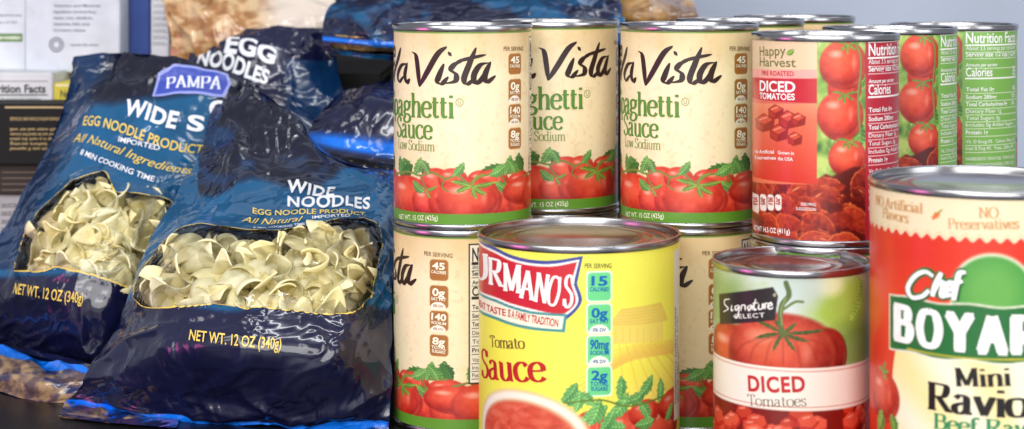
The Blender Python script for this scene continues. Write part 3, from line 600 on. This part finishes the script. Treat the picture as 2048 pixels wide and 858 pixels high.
# ------------------------------------------------------------ bags
class Bag:
    def __init__(s,name,rows,label,res=190,amp=1.,wins=(),colf=None,seed=0,ampf=None,thick=.045,clearall=False,mat=None,cat_='bag',group='plastic bags of egg noodles',bulge=.004):
        C=np.array([[W(*p) for p in r] for r in rows]); n=res; P=cat(cat(C,n).swapaxes(0,1),n).swapaxes(0,1)
        s.n=n+1; s.B=P; s.PX=1024+P[...,0]/P[...,1]*F; s.PY=YH+(H-P[...,2])/P[...,1]*F
        dist=np.full(P.shape[:2],1e9)
        for w in wins:
            D,QX,QY=segdist(s.PX,s.PY,w,True); cell=np.hypot(np.gradient(s.PX,axis=1),np.gradient(s.PY,axis=1))*.35+np.hypot(np.gradient(s.PX,axis=0),np.gradient(s.PY,axis=0))*.35
            m=D<cell; Y=P[...,1]
            Q=np.stack([(QX-1024)/F*Y,Y,H-(QY-YH)/F*Y],-1); P=np.where(m[...,None],Q,P)
            dist=np.minimum(dist,np.where(inpoly(s.PX,s.PY,w),-D,D))
        du=np.gradient(P,axis=1); dv=np.gradient(P,axis=0); N=np.cross(du,dv); N/=np.maximum(np.linalg.norm(N,axis=-1,keepdims=True),1e-9)
        Wm=np.linalg.norm(du,axis=-1).sum(1).mean()*1000; Hm=np.linalg.norm(dv,axis=-1).sum(0).mean()*1000
        u,v=np.meshgrid(np.linspace(0,1,n+1),np.linspace(0,1,n+1)); sx=u*Wm; sy=v*Hm
        wx=sx+14*(fbm(sx/26,sy/26,seed+1,2)-.5)*2; wy=sy+14*(fbm(sx/26,sy/26,seed+2,2)-.5)*2
        R=lambda q:1-np.sqrt((2*q-1)**2+.004)
        ang=.6; ax=wx*math.cos(ang)+wy*math.sin(ang); ay=-wx*math.sin(ang)+wy*math.cos(ang)
        bx_=wx*math.cos(-.9)+wy*math.sin(-.9); by_=-wx*math.sin(-.9)+wy*math.cos(-.9)
        d=2.3*(R(vn(ax/24,ay/80,seed+3))-.55)+1.9*(R(vn(bx_/19,by_/70,seed+4))-.55)+.75*(R(vn(wx/9,wy/30,seed+5))-.55)+.35*(R(vn(ax/14,ay/7,seed+8))-.55)+.08*(R(vn(wx/5,wy/8,seed+6))-.5)
        A=np.full(u.shape,amp)
        if ampf: A=A*ampf(s.PX,s.PY)
        A=np.where(dist<16,A*np.clip(.3+.7*np.clip(dist,0,16)/16,.3,1),A)
        t=np.clip((30-dist)/60,0,1); t=t*t*(3-2*t)
        s.P=P+N*((d*A/1000)+bulge*t)[...,None]; s.N=N; s.dist=dist
        s.root=empty(name,tuple(C[0].mean(0)),label,cat_,group); org=np.array(s.root.location); s.org=org
        cd=(dist[:-1,:-1]+dist[1:,:-1]+dist[:-1,1:]+dist[1:,1:])/4
        inw=cd<0
        col=colf(s.PX,s.PY,u,v) if colf else np.ones(P.shape)*.5
        V=(s.P-org)
        if clearall: link('clear_film',quadmesh('clear_film',V,gridq(n+1,n+1)),M_CLEAR,s.root)
        else: link('printed_film',quadmesh('printed_film',V,gridq(n+1,n+1,~inw),lin(np.clip(col,0,255))),mat or M_FILM,s.root)
        if wins and not clearall: link('clear_window',quadmesh('clear_window',V,gridq(n+1,n+1,inw)),M_CLEAR,s.root)
        k=40; ii=np.linspace(0,n,k+1).astype(int); Bk=P[np.ix_(ii,ii)].copy(); uu,vv=np.meshgrid(np.linspace(0,1,k+1),np.linspace(0,1,k+1))
        Bk[...,1]+=thick*(np.clip(4*uu*(1-uu),0,1)**.5)*(np.clip(6*vv*(1-vv),0,1)**.5); Bk[...,2]=np.maximum(Bk[...,2],.001)
        if not clearall: link('back_film',quadmesh('back_film',Bk-org,gridq(k+1,k+1),np.ones(Bk.shape)*lin((24,34,80))),mat or M_FILM,s.root)
        s.ink=Ink()
    def uv(s,px,py):
        D=(s.PX-px)**2+(s.PY-py)**2; i,j=np.unravel_index(np.argmin(D),D.shape); i0=min(max(i,1),s.n-2); j0=min(max(j,1),s.n-2)
        a=(s.PX[i0,j0+1]-s.PX[i0,j0-1])/2; b=(s.PX[i0+1,j0]-s.PX[i0-1,j0])/2; c=(s.PY[i0,j0+1]-s.PY[i0,j0-1])/2; d=(s.PY[i0+1,j0]-s.PY[i0-1,j0])/2
        det=a*d-b*c; ex,ey=px-s.PX[i0,j0],py-s.PY[i0,j0]
        du=(d*ex-b*ey)/det; dv=(-c*ex+a*ey)/det
        if abs(du)>3 or abs(dv)>3: return np.array([float(j),float(i)])
        return np.array([j0+du,i0+dv])
    def mp(s,x,y,off):
        x=np.clip(x,0,s.n-1.001); y=np.clip(y,0,s.n-1.001); i=y.astype(int); j=x.astype(int); fx=(x-j)[:,None]; fy=(y-i)[:,None]
        g=lambda A:(A[i,j]*(1-fx)+A[i,j+1]*fx)*(1-fy)+(A[i+1,j]*(1-fx)+A[i+1,j+1]*fx)*fy
        return g(s.P)+g(s.N)*(np.asarray(off)/1000.)[:,None]-s.org
    def T(s,name,txt,p0,p1,h,c,bold=0,shear=0,serif=None,off=.35,lean=0,sp=1.,arc=0):
        v,f=serif2d(txt,*serif) if serif else text2d(txt,bold,shear,sp); v[:,0]-=v[:,0].min(); w=v[:,0].max()
        p0=np.array(p0,float);p1=np.array(p1,float); d=(p1-p0)/np.hypot(*(p1-p0)); up=np.array([d[1],-d[0]])*h+d*lean*h
        a=s.uv(*p0); b=s.uv(*p1); q=s.uv(*(p0+up)); q2=s.uv(*(p1+up)); t=(v[:,0]/w)[:,None]
        upv=(q-a)*(1-t)+(q2-b)*t
        o=a+(b-a)*t+upv*(v[:,1:2]+arc*np.sin(t*PI*2))
        s.ink.add(name,c,off,np.concatenate([o,v[:,2:3]],1),f)
    def poly(s,name,pts,c,off=.2):
        P=np.array([s.uv(*p) for p in pts]); s.ink.add(name,c,off,np.concatenate([P,np.zeros((len(P),1))],1),[list(range(len(P)))])
    def outline(s,pts,c,w=1.0):
        P=np.array(pts+[pts[0]],float); P=cat(P,len(P)*6); U=np.array([s.uv(*p) for p in P])
        A,B=ribbon(U,w,w); n=len(A); V=np.zeros((2*n,3)); V[0::2,:2]=A; V[1::2,:2]=B
        s.ink.add('window_outline',c,.3,V,[[2*i,2*i+1,2*i+3,2*i+2] for i in range(n-1)])
    def done(s): s.ink.build(s.root,s.mp,2.,2.,.3)
    def fill(s,n,label,group,inside,dmin=10,dmax=22,sc=1.):
        I,J=np.nonzero(inside); 
        for k in range(n):
            q=rng.integers(len(I)); i,j=I[q],J[q]; e=sc*rng.uniform(.85,1.2)
            me=NM[rng.integers(len(NM))]; ex=6*float(np.clip((18+s.dist[i,j])/18,0,1))
            p=s.P[i,j]-s.N[i,j]*(rng.uniform(dmin,dmax)+ex)/1000
            o=bpy.data.objects.new('egg_noodle',me); COL.objects.link(o); o.location=p
            o.rotation_euler=rng.uniform(0,2*PI,3); o.scale=(e,e,e); tag(o,label,'noodle',group)
    def backing(s,label,inside,dep=.02,col=(196,160,84)):
        m=inside; cm=m[:-1,:-1]&m[1:,1:]
        V=s.P-s.N*dep; o=link('egg_noodles',quadmesh('egg_noodles',V,gridq(s.n,s.n,cm)),flat(col,.7,name='deep_noodles',bump=1,bscale=120)); tag(o,label,'noodles',kind='stuff')
def blend(a,b,t): t=np.clip(t,0,1)[...,None]; return a*(1-t)+b*t
NAVY=np.array((17,20,54.)); TEAL=np.array((12,84,128.)); DKTEAL=np.array((10,46,86.)); BLUE=np.array((10,116,236.)); BLK=np.array((11,13,36.))
YEL=(236,206,100); WH=(236,238,244)
winA=[(276,602),(279,576),(296,542),(318,513),(343,482),(368,464),(405,457),(450,463),(500,469),(560,470),(620,460),(680,447),(728,445),(750,456),(757,490),(746,528),(739,560),(735,592),(722,610),(706,630),(680,637),(640,637),(560,629),(512,624),(495,630),(480,624),(430,619),(360,622),(300,620)]
def colA(x,y,u,v):
    c=blend(NAVY*np.ones(x.shape+(3,)),TEAL,(622+12*np.sin(x/60)-y)/10+0*x)
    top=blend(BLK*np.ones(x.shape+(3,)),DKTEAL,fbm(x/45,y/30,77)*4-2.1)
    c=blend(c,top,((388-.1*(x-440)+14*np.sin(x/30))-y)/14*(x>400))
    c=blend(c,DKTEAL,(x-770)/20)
    c=blend(c,BLUE,(.055-v+.006*np.sin(u*40))/.006)
    return c*(1+.25*(fbm(x/60,y/60,3)[...,None]-.5))
rowsA=[[(130,805,.983),(255,828,.958),(390,842,.943),(530,852,.933),(660,858,.927),(777,858,.926)],
[(160,775,.972),(268,792,.948),(395,808,.932),(535,818,.922),(665,822,.917),(780,818,.925)],
[(218,685,.978),(320,690,.928),(440,700,.908),(560,705,.905),(680,700,.910),(783,690,.938)],
[(262,590,.988),(345,590,.95),(455,605,.93),(575,610,.925),(695,605,.935),(782,590,.965)],
[(308,475,1.02),(400,480,.985),(500,490,.968),(610,495,.965),(715,490,.97),(800,480,1.0)],
[(362,385,1.06),(450,388,1.035),(550,398,1.018),(650,400,1.01),(745,398,1.018),(830,390,1.035)],
[(404,300,1.09),(480,290,1.07),(580,325,1.06),(690,350,1.055),(780,355,1.058),(850,355,1.07)],
[(432,225,1.125),(505,180,1.11),(575,225,1.1),(640,300,1.09),(740,340,1.085),(850,345,1.09)]]
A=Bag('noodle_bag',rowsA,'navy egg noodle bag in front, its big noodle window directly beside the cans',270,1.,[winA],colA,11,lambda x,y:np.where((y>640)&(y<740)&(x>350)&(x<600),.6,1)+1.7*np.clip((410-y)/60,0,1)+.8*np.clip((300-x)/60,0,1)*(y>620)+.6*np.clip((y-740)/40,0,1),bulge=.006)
A.outline(winA,YEL,.75)
A.T('weight_lettering','NET WT. 12 OZ (340g)',(379,680),(562,698),21,YEL,.012,off=.6)
A.T('name_lettering','WIDE',(572,386),(668,398),25,WH,.03,sp=1.1,off=.5,arc=.12); A.T('name_lettering','NOODLES',(575,413),(740,416),20,WH,.03,sp=1.1,off=.4,arc=-.14)
A.T('product_lettering','EGG NOODLE PRODUCT',(505,424),(730,434),10,YEL,.012,off=.5,arc=-.2); A.T('product_lettering','All Natural',(484,444),(606,450),13,YEL,.0,.4,off=.6)
A.T('product_lettering','IMPORTED',(625,444),(700,441),7,WH,.01,off=.6); A.T('product_lettering','8 MIN COOKING TIME',(508,464),(610,460),6,WH,.01,off=.6)
A.done()
A.fill(150,'curled yellow egg noodle behind the clear window of the front bag','egg noodles in the front bag',A.dist<3,6,12)
A.backing('mass of noodles deeper inside the front bag',A.dist<14,.016,(255,232,160))
winB=[(36,545),(40,525),(48,505),(60,470),(84,430),(118,398),(150,368),(208,350),(222,372),(232,392),(270,394),(334,404),(336,430),(330,500),(300,560),(262,580),(245,576),(195,558),(140,546),(120,540),(90,548)]
def colB(x,y,u,v):
    c=blend(NAVY*np.ones(x.shape+(3,)),TEAL,(560-y)/10); c=blend(c,BLK,(222-.10*(x-150)-y)/20*(1.*(x>0))); 
    c=blend(c,DKTEAL,(95+.0*x-(x+.45*(y-400)-10))/30*(y<540)); c=blend(c,BLUE,(.05-v)/.005); 
    c=blend(c,BLK,(x-400-.2*(300-y))/20*(y<420))
    return c*(1+.3*(fbm(x/50,y/50,5)[...,None]-.5))
rowsB=[[(-90,705,1.11),(10,718,1.09),(100,738,1.066),(190,750,1.05),(290,750,1.05)],
[(-80,650,1.095),(15,672,1.07),(105,690,1.045),(200,700,1.035),(300,700,1.05)],
[(-50,560,1.09),(40,575,1.055),(130,590,1.03),(220,600,1.03),(310,610,1.05)],
[(10,460,1.11),(80,465,1.075),(160,475,1.055),(250,480,1.055),(350,490,1.08)],
[(55,375,1.13),(115,370,1.10),(190,375,1.085),(290,390,1.085),(400,400,1.11)],
[(98,290,1.15),(160,280,1.125),(240,295,1.115),(340,320,1.115),(450,330,1.14)],
[(128,210,1.17),(200,195,1.15),(290,205,1.14),(390,230,1.145),(490,240,1.165)],
[(150,118,1.19),(230,106,1.18),(320,112,1.17),(420,135,1.175),(515,175,1.19)]]
B=Bag('noodle_bag',rowsB,'teal and navy egg noodle bag at the far left showing its full front print',250,1.05,[winB],colB,37,lambda x,y:1+1.4*np.clip((200-y)/50,0,1)+.9*np.clip((y-610)/40,0,1)-.3*((y>230)&(y<370)),bulge=.006)
B.outline(winB,YEL,.75)
B.T('weight_lettering','NET WT. 12 OZ (340g)',(29,586),(166,606),20,YEL,.012,off=.6)
B.poly('banner_border',[(304,192),(316,144),(345,132),(400,136),(452,152),(458,172),(446,198),(400,190),(345,188)],(150,160,226),.15)
B.poly('banner',[(310,187),(321,149),(346,137),(400,141),(447,156),(452,172),(442,192),(400,185),(345,183)],(62,80,176),.3)
B.T('brand_lettering','PAMPA',(332,174),(438,182),22,(226,230,250),serif=(.16,.07),off=.5)
B.T('name_lettering','WIDE',(246,230),(350,258),32,WH,.035,sp=1.08,off=.5,arc=.06); B.T('name_lettering','S',(372,260),(406,264),30,WH,.035,off=.5); B.T('name_lettering','G',(412,228),(448,240),30,WH,.03,off=.5)
B.T('product_lettering','EGG NOODLE PRODUCT',(168,253),(402,309),18,YEL,.012,off=.5,arc=.14); B.T('product_lettering','IMPORTED',(236,284),(318,304),10,WH,.012,off=.6)
B.T('product_lettering','All Natural Ingredients',(146,284),(382,350),17,YEL,.0,.4,off=.5,arc=.14); B.T('product_lettering','8 MIN COOKING TIME',(162,312),(306,366),11,WH,.015,off=.5)
B.done()
B.fill(125,'curled yellow egg noodle behind the clear window of the left bag','egg noodles in the left bag',B.dist<3,6,12)
B.backing('mass of noodles deeper inside the left bag',B.dist<14,.016,(255,232,160))
def colC(x,y,u,v): return blend(NAVY*np.ones(x.shape+(3,)),DKTEAL,(x-560)/20*(y>120)*.8)*(1+.4*(fbm(x/40,y/40,8)[...,None]-.5))
rowsC=[[(400,420,1.19),(500,420,1.18),(600,420,1.18),(720,420,1.19)],[(390,300,1.215),(500,300,1.19),(600,310,1.185),(715,330,1.2)],[(372,180,1.24),(470,190,1.215),(570,200,1.21),(690,200,1.22)],[(380,105,1.26),(480,90,1.235),(570,95,1.23),(672,120,1.24)],[(396,85,1.27),(480,62,1.25),(570,56,1.245),(655,62,1.255)]]
C_=Bag('noodle_bag',rowsC,'dark navy noodle bag standing behind the left bag, white lettering at its top',180,1.7,(),colC,61)
C_.T('name_lettering','EGG',(450,106),(548,130),29,WH,.035,off=.6); C_.T('name_lettering','NOODLES',(392,130),(534,170),27,WH,.035,off=.6,arc=.08); C_.done()
def colD(x,y,u,v):
    c=blend(NAVY*np.ones(x.shape+(3,)),BLUE,1-np.abs(v-.52)/.05+.4); return c*(1+.3*(fbm(x/40,y/40,9)[...,None]-.5))
rowsD=[[(590,440,1.12),(690,442,1.12),(780,448,1.12),(870,440,1.12)],[(600,345,1.105),(690,358,1.095),(780,370,1.095),(870,365,1.09)],[(608,285,1.12),(700,296,1.105),(780,310,1.105),(870,320,1.11)],[(645,222,1.14),(720,205,1.125),(790,205,1.125),(870,220,1.14)],[(680,186,1.18),(750,165,1.17),(800,160,1.17),(870,170,1.2)]]
winD=[(580,460),(595,312),(618,304),(700,318),(780,334),(880,345),(880,460)]
D_=Bag('noodle_bag',rowsD,'navy noodle bag lying between the rear bag and the cans, bright blue edge stripe',160,1.4,[winD],colD,71)
D_.fill(18,'curled egg noodle in the clear end of the bag beside the cans','egg noodles in the bag beside the cans',(D_.dist<-4)&(D_.PX<800)&(D_.PY<380),9,14,.8); D_.backing('mass of noodles in the bag beside the cans',D_.dist<6,.016,(170,140,116))
def colE(x,y,u,v):
    c=blend(NAVY*np.ones(x.shape+(3,)),TEAL,(fbm(x/50,y/30,2)*4-1.8)); c=blend(c,BLUE,1.3-np.abs(v-.3)/.05); return c*(1+.3*(fbm(x/40,y/40,12)[...,None]-.5))
rowsE=[[(652,106,1.2),(720,112,1.19),(800,118,1.19),(950,112,1.2),(1100,112,1.2),(1240,112,1.22)],[(645,74,1.2),(720,80,1.185),(800,84,1.18),(950,78,1.18),(1100,76,1.18),(1250,78,1.2)],[(652,34,1.22),(740,38,1.2),(830,38,1.2),(950,30,1.2),(1100,26,1.2),(1245,30,1.22)],[(685,-12,1.25),(760,-20,1.25),(850,-25,1.25),(950,-28,1.25),(1100,-28,1.25),(1235,-12,1.26)]]
winE=[(660,96),(664,84),(720,90),(790,96),(786,108),(720,104)]
E_=Bag('noodle_bag',rowsE,'blue noodle bag lying on top behind the sauce cans along the upper edge',180,1.6,[winE],colE,83,thick=.05,bulge=.001)
E_.backing('mass of noodles in the top bag',E_.dist<6,.006,(200,168,110))
def colG(x,y,u,v): return blend(np.ones(x.shape+(3,))*np.array((182,140,84.)),np.array((120,84,50.)),fbm(x/25,y/25,14)*3-1)
rowsG=[[(1200,70,1.25),(1280,74,1.25),(1400,70,1.27)],[(1205,35,1.25),(1290,30,1.24),(1395,35,1.26)],[(1225,-5,1.28),(1300,-12,1.27),(1380,-4,1.29)]]
G_=Bag('pasta_bag',rowsG,'golden brown pasta bag at the upper edge behind the third sauce can',110,1.4,(),colG,91,thick=.03,group='bags of brown pasta')
def colT(x,y,u,v):
    c=blend(np.ones(x.shape+(3,))*np.array((214,180,134.)),np.array((160,112,68.)),fbm(x/22,y/14,15)*3.2-1.2); return blend(c,np.array((228,212,198.)),(x-500)/60)
rowsT=[[(345,135,1.27),(420,135,1.255),(500,120,1.255),(660,110,1.28)],[(340,80,1.27),(410,80,1.25),(500,70,1.25),(665,70,1.28)],[(330,20,1.28),(405,20,1.26),(500,20,1.26),(670,20,1.29)],[(325,-30,1.3),(400,-30,1.29),(500,-30,1.29),(670,-30,1.31)]]
T_=Bag('pasta_bag',rowsT,'tan crinkled pasta packet between the white cartons and the blue bag, upper left',130,1.5,(),colT,97,thick=.03,group='bags of brown pasta')
def colF(x,y,u,v):
    c=blend(np.ones(x.shape+(3,))*np.array((92,74,78.)),np.array((168,140,104.)),fbm(x/16,y/12,19)*3.4-1.3); c=blend(c,np.array((34,40,84.)),(fbm(x/40,y/20,29)-.5)*7); return blend(c,BLUE,(v-.8)/.04)
rowsF=[[(-80,765,1.03),(0,782,1.008),(80,800,.99),(165,806,.982),(215,796,.985)],[(-80,738,1.035),(0,745,1.01),(80,758,.99),(165,768,.985),(215,770,.987)],[(-80,690,1.075),(0,696,1.05),(80,714,1.025),(165,738,1.0),(215,750,1.0)]]
F_=Bag('noodle_bag',rowsF,'flat crumpled bag end with blue seam at the lower left corner of the picture',130,1.7,(),colF,103,thick=.03)
rowsF2=[[(118,838,.952),(180,852,.94),(260,868,.932),(350,880,.925)],[(125,815,.965),(190,832,.95),(270,848,.938),(355,862,.93)],[(135,800,.985),(200,812,.97),(280,826,.96),(360,840,.95)]]
F3=Bag('noodle_bag',rowsF2,'small crumpled corner of a bag sticking out under the front bag',90,1.,(),colF,107,thick=.01)
# ------------------------------------------------------------ boxes
def box(name,x0,x1,y0,y1,Y,dep,c,label,cat_='box',group=None,tilt=0,rough=.6):
    a=W(x0,y1,Y); b=W(x1,y0,Y); cx=(a[0]+b[0])/2; w=b[0]-a[0]; h=b[2]-a[2]
    root=empty(name,(cx,Y+dep/2,a[2]),label,cat_,group,tilt)
    bm=bmesh.new(); bmesh.ops.create_cube(bm,size=1)
    for v in bm.verts: v.co=(v.co.x*w,v.co.y*dep,(v.co.z+.5)*h)
    bmesh.ops.bevel(bm,geom=bm.edges[:],offset=.0008,segments=2,affect='EDGES')
    me=bpy.data.meshes.new('carton'); bm.to_mesh(me); bm.free(); link('carton',me,flat(c,rough,name='printed_card',bump=.2,bscale=60),root)
    ink=Ink()
    def mpf(x,y,o): return np.stack([x,-dep/2-np.asarray(o)/1000*1.5,y],1)
    def T(name,t,u,v,wd,hh,col,bold=0,flip=False):
        q,f=text2d(t,bold); q[:,0]*=wd*w/max(q[:,0].max(),1e-6); q[:,1]*=hh*h
        if flip: q[:,0]=wd*w-q[:,0]; q[:,1]*=-1
        q[:,0]+=(u-.5)*w; q[:,1]+=v*h; ink.add(name,col,.15,q,f)
    def R(name,u0,v0,u1,v1,col,off=.1):
        ink.add(name,col,off,np.array([((u0-.5)*w,v0*h,0),((u1-.5)*w,v0*h,0),((u1-.5)*w,v1*h,0),((u0-.5)*w,v1*h,0)]),[[0,1,2,3]])
    def ring(name,u,v,r,col,off=.12,wd=.0008):
        th=np.linspace(0,2*PI,33); p=np.stack([(u-.5)*w+r*np.cos(th),v*h+r*np.sin(th)],1); A_,B_=ribbon(p,wd,wd); V=np.zeros((66,3)); V[0::2,:2]=A_; V[1::2,:2]=B_
        ink.add(name,col,off,V,[[2*i,2*i+1,2*i+3,2*i+2] for i in range(32)])
    return root,T,R,ring,lambda:ink.build(root,mpf,None,None,.5)
GB='cartons stacked at the left'
r,T,R,ring,fin=box('carton_box',-120,50,492,655,1.22,.16,(200,198,198),'white carton at the bottom of the left stack, below the black boxes',group=GB); fin()
r,T,R,ring,fin=box('carton_box',-120,60,390,490,1.205,.17,(176,176,178),'pale grey carton with printed rows under the brown box at the left edge',group=GB)
for i in range(5): T('fine_print','Vitamin A 0%  Calcium 2%  Iron 4%',.68,.78-.16*i,.3,.06,(40,40,40)); R('rule',.67,.75-.16*i,.99,.765-.16*i,(60,60,60))
fin()
r,T,R,ring,fin=box('carton_box',-120,105,330,389,1.2,.17,(52,44,40),'dark brown carton between the black box and the pale one, left edge',group=GB,rough=.85)
for i in range(4): R('printed_stripe',.55,.14+.2*i,.98,.17+.2*i,(120,104,88))
fin()
r,T,R,ring,fin=box('carton_box',-120,140,208,329,1.195,.18,(15,13,13),'black carton with small tan print at the left edge',group=GB,rough=.85)
for i,a in enumerate((.12,.30,.38,.46,.54,.62)): T('fine_print',['COOKING INSTRUCTIONS AND STORAGE','add water and stir well','cover and let stand five minutes','keep in a cool dry place','stir before serving','do not use if opened'][i],.54,.90-a,.36 if i else .4,.05,(190,164,110),.01,flip=True)
R('printed_stripe',.5,.93,.99,.96,(190,164,120)); fin()
r,T,R,ring,fin=box('carton_box',-120,105,146,207,1.235,.12,(206,208,212),'small white carton with nutrition table lying on the black carton',group=GB)
T('table_lettering','Nutrition Facts',.36,.36,.58,.26,(30,30,34),.03); R('rule',.4,.26,.96,.3,(50,50,50)); R('rule',.4,.72,.96,.74,(50,50,50)); T('table_lettering','About 8 servings per container',.45,.1,.45,.1,(70,70,74)); fin()
r,T,R,ring,fin=box('carton_box',107,200,166,207,1.236,.10,(206,190,60),'small yellow carton with nutrition table beside the small white carton',group=GB)
T('table_lettering','Nutrition',.15,.3,.6,.36,(40,36,30),.02); R('rule',.05,.85,.95,.92,(236,230,200)); fin()
r,T,R,ring,fin=box('carton_box',-120,52,-60,145,1.285,.09,(204,210,218),'white carton with green stamp at the upper left corner',group=GB)
R('green_stamp',.62,.3,.96,.38,(80,120,50)); T('stamp_lettering','BIOENGINEERED',.64,.325,.3,.028,(240,244,230),.02); T('fine_print','Keep refrigerated after opening',.6,.55,.35,.022,(60,60,70)); T('fine_print','Product of USA',.6,.48,.3,.022,(60,60,70)); fin()
r,T,R,ring,fin=box('carton_box',62,256,-60,145,1.275,.1,(200,206,216),'white carton with round logo and grey print, second from the left on top',group=GB,tilt=math.radians(-6))
ring('round_logo',.33,.27,.005,(90,94,110),wd=.001); ring('round_logo',.33,.27,.003,(90,94,110),wd=.001); 
for i in range(5): T('fine_print',['Vitamins and Minerals','Ingredients: enriched flour,','niacin, iron, riboflavin,','thiamine, folic acid','Contains wheat'][i],.3,.64-.06*i,.5-.04*i,.026,(80,84,98),.01)
T('fine_print','recycle this carton',.48,.26,.3,.024,(80,84,98),.01); fin()
r,T,R,ring,fin=box('carton_box',258,300,-60,150,1.29,.08,(12,52,124),'narrow deep blue carton between the two white cartons at the top',group=GB); fin()
r,T,R,ring,fin=box('carton_box',302,338,-60,150,1.285,.08,(200,204,210),'narrow white carton with a printed table beside the tan packet',group=GB)
for i in range(10): T('fine_print','Total Fat 2g',.1,.3+.06*i,.7,.018,(70,70,76)); R('rule',.08,.285+.06*i,.92,.29+.06*i,(80,80,84))
fin()
def dark(x0,x1,Y0,Y1,z0,z1,label,c=(12,11,14)):
    o=empty('dark_prop',((x0+x1)/2,(Y0+Y1)/2,z0),label,'prop',None)  # added hidden support, black in place of the shade behind bags and cans
    bm=bmesh.new(); bmesh.ops.create_cube(bm,size=1)
    for v in bm.verts: v.co=(v.co.x*(x1-x0),v.co.y*(Y1-Y0),(v.co.z+.5)*(z1-z0))
    bmesh.ops.bevel(bm,geom=bm.edges[:],offset=.003,segments=2,affect='EDGES')
    me=bpy.data.meshes.new('prop_body'); bm.to_mesh(me); bm.free(); link('prop_body',me,flat(c,.6,name='prop_black',bump=.3),o)
dark(-.42,-.095,1.30,1.5,0,.166,'black crate added for the dark behind the noodle bags, carrying the upper cartons')
dark(-.085,.14,1.23,1.5,0,.178,'black crate added for the dark behind the sauce cans, carrying the blue bag')
# ------------------------------------------------------------ setting
def slab(name,x0,x1,y0,y1,z0,z1,m):
    bm=bmesh.new(); bmesh.ops.create_cube(bm,size=1)
    for v in bm.verts: v.co=((x0+x1)/2+v.co.x*(x1-x0),(y0+y1)/2+v.co.y*(y1-y0),(z0+z1)/2+v.co.z*(z1-z0))
    me=bpy.data.meshes.new(name); bm.to_mesh(me); bm.free(); o=link(name,me,m); o['kind']='structure'; return o
slab('shelf',-.8,.8,.55,1.6,-.02,-.0003,flat((16,15,17),.35,name='black_shelf',bump=.2))
slab('wall',-2,2,2.2,2.25,-.6,2,flat((200,209,226),.8,name='painted_wall',bscale=4))
slab('shade_panel',-.8,.13,1.56,1.58,0,.6,flat((22,22,26),.7,name='shade_panel_black'))  # dark sheet added in place of the shadowed gap behind the bags
# ------------------------------------------------------------ light and camera
def area(name,loc,tgt,sx,sy,p,c):
    l=bpy.data.lights.new(name,'AREA'); l.shape='RECTANGLE'; l.size=sx; l.size_y=sy; l.energy=p; l.color=c
    o=bpy.data.objects.new(name,l); COL.objects.link(o); o.location=loc; o.rotation_euler=(Vector(tgt)-Vector(loc)).to_track_quat('-Z','Y').to_euler(); return o
area('window_light',(-.75,-.25,.95),(0,.95,.1),1.1,.8,12,(1,.98,.95))
area('ceiling_tube_light',(.15,.45,1.35),(.1,.95,.1),1.4,.08,7,(.97,.98,1))
area('side_light',(1.1,.1,.5),(.1,.95,.1),.6,.8,4.5,(.95,.97,1))
area('front_fill',(-.2,-.9,.6),(-.08,1,.1),1.8,.9,24,(1,.985,.95))  # added front fill near the camera, softens shadows and brightens the noodles
area('wall_light',(.9,1.5,1.4),(.6,2.2,.2),.8,.4,5,(.93,.96,1))
area('pink_sheen_fill',(-.9,.55,.12),(-.15,.97,.08),.3,.25,.9,(1,.15,.55))  # added lamp, only gives the magenta sheen on the navy film
w=bpy.data.worlds.new('World'); SC.world=w; w.use_nodes=True
bg=w.node_tree.nodes['Background']; bg.inputs[0].default_value=(.88,.91,1,1); bg.inputs[1].default_value=.36
cd=bpy.data.cameras.new('camera'); cam=bpy.data.objects.new('camera',cd); COL.objects.link(cam); SC.camera=cam
cam.location=(0,0,H); cam.rotation_euler=(PI/2,0,0); cd.sensor_width=36; cd.lens=36*F/2048; cd.shift_y=-(429-YH)/2048
cd.clip_start=.02; cd.clip_end=20; cd.dof.use_dof=True; cd.dof.focus_distance=.93; cd.dof.aperture_fstop=10
SC.view_settings.view_transform='Standard'; SC.view_settings.look='None'; SC.view_settings.exposure=0
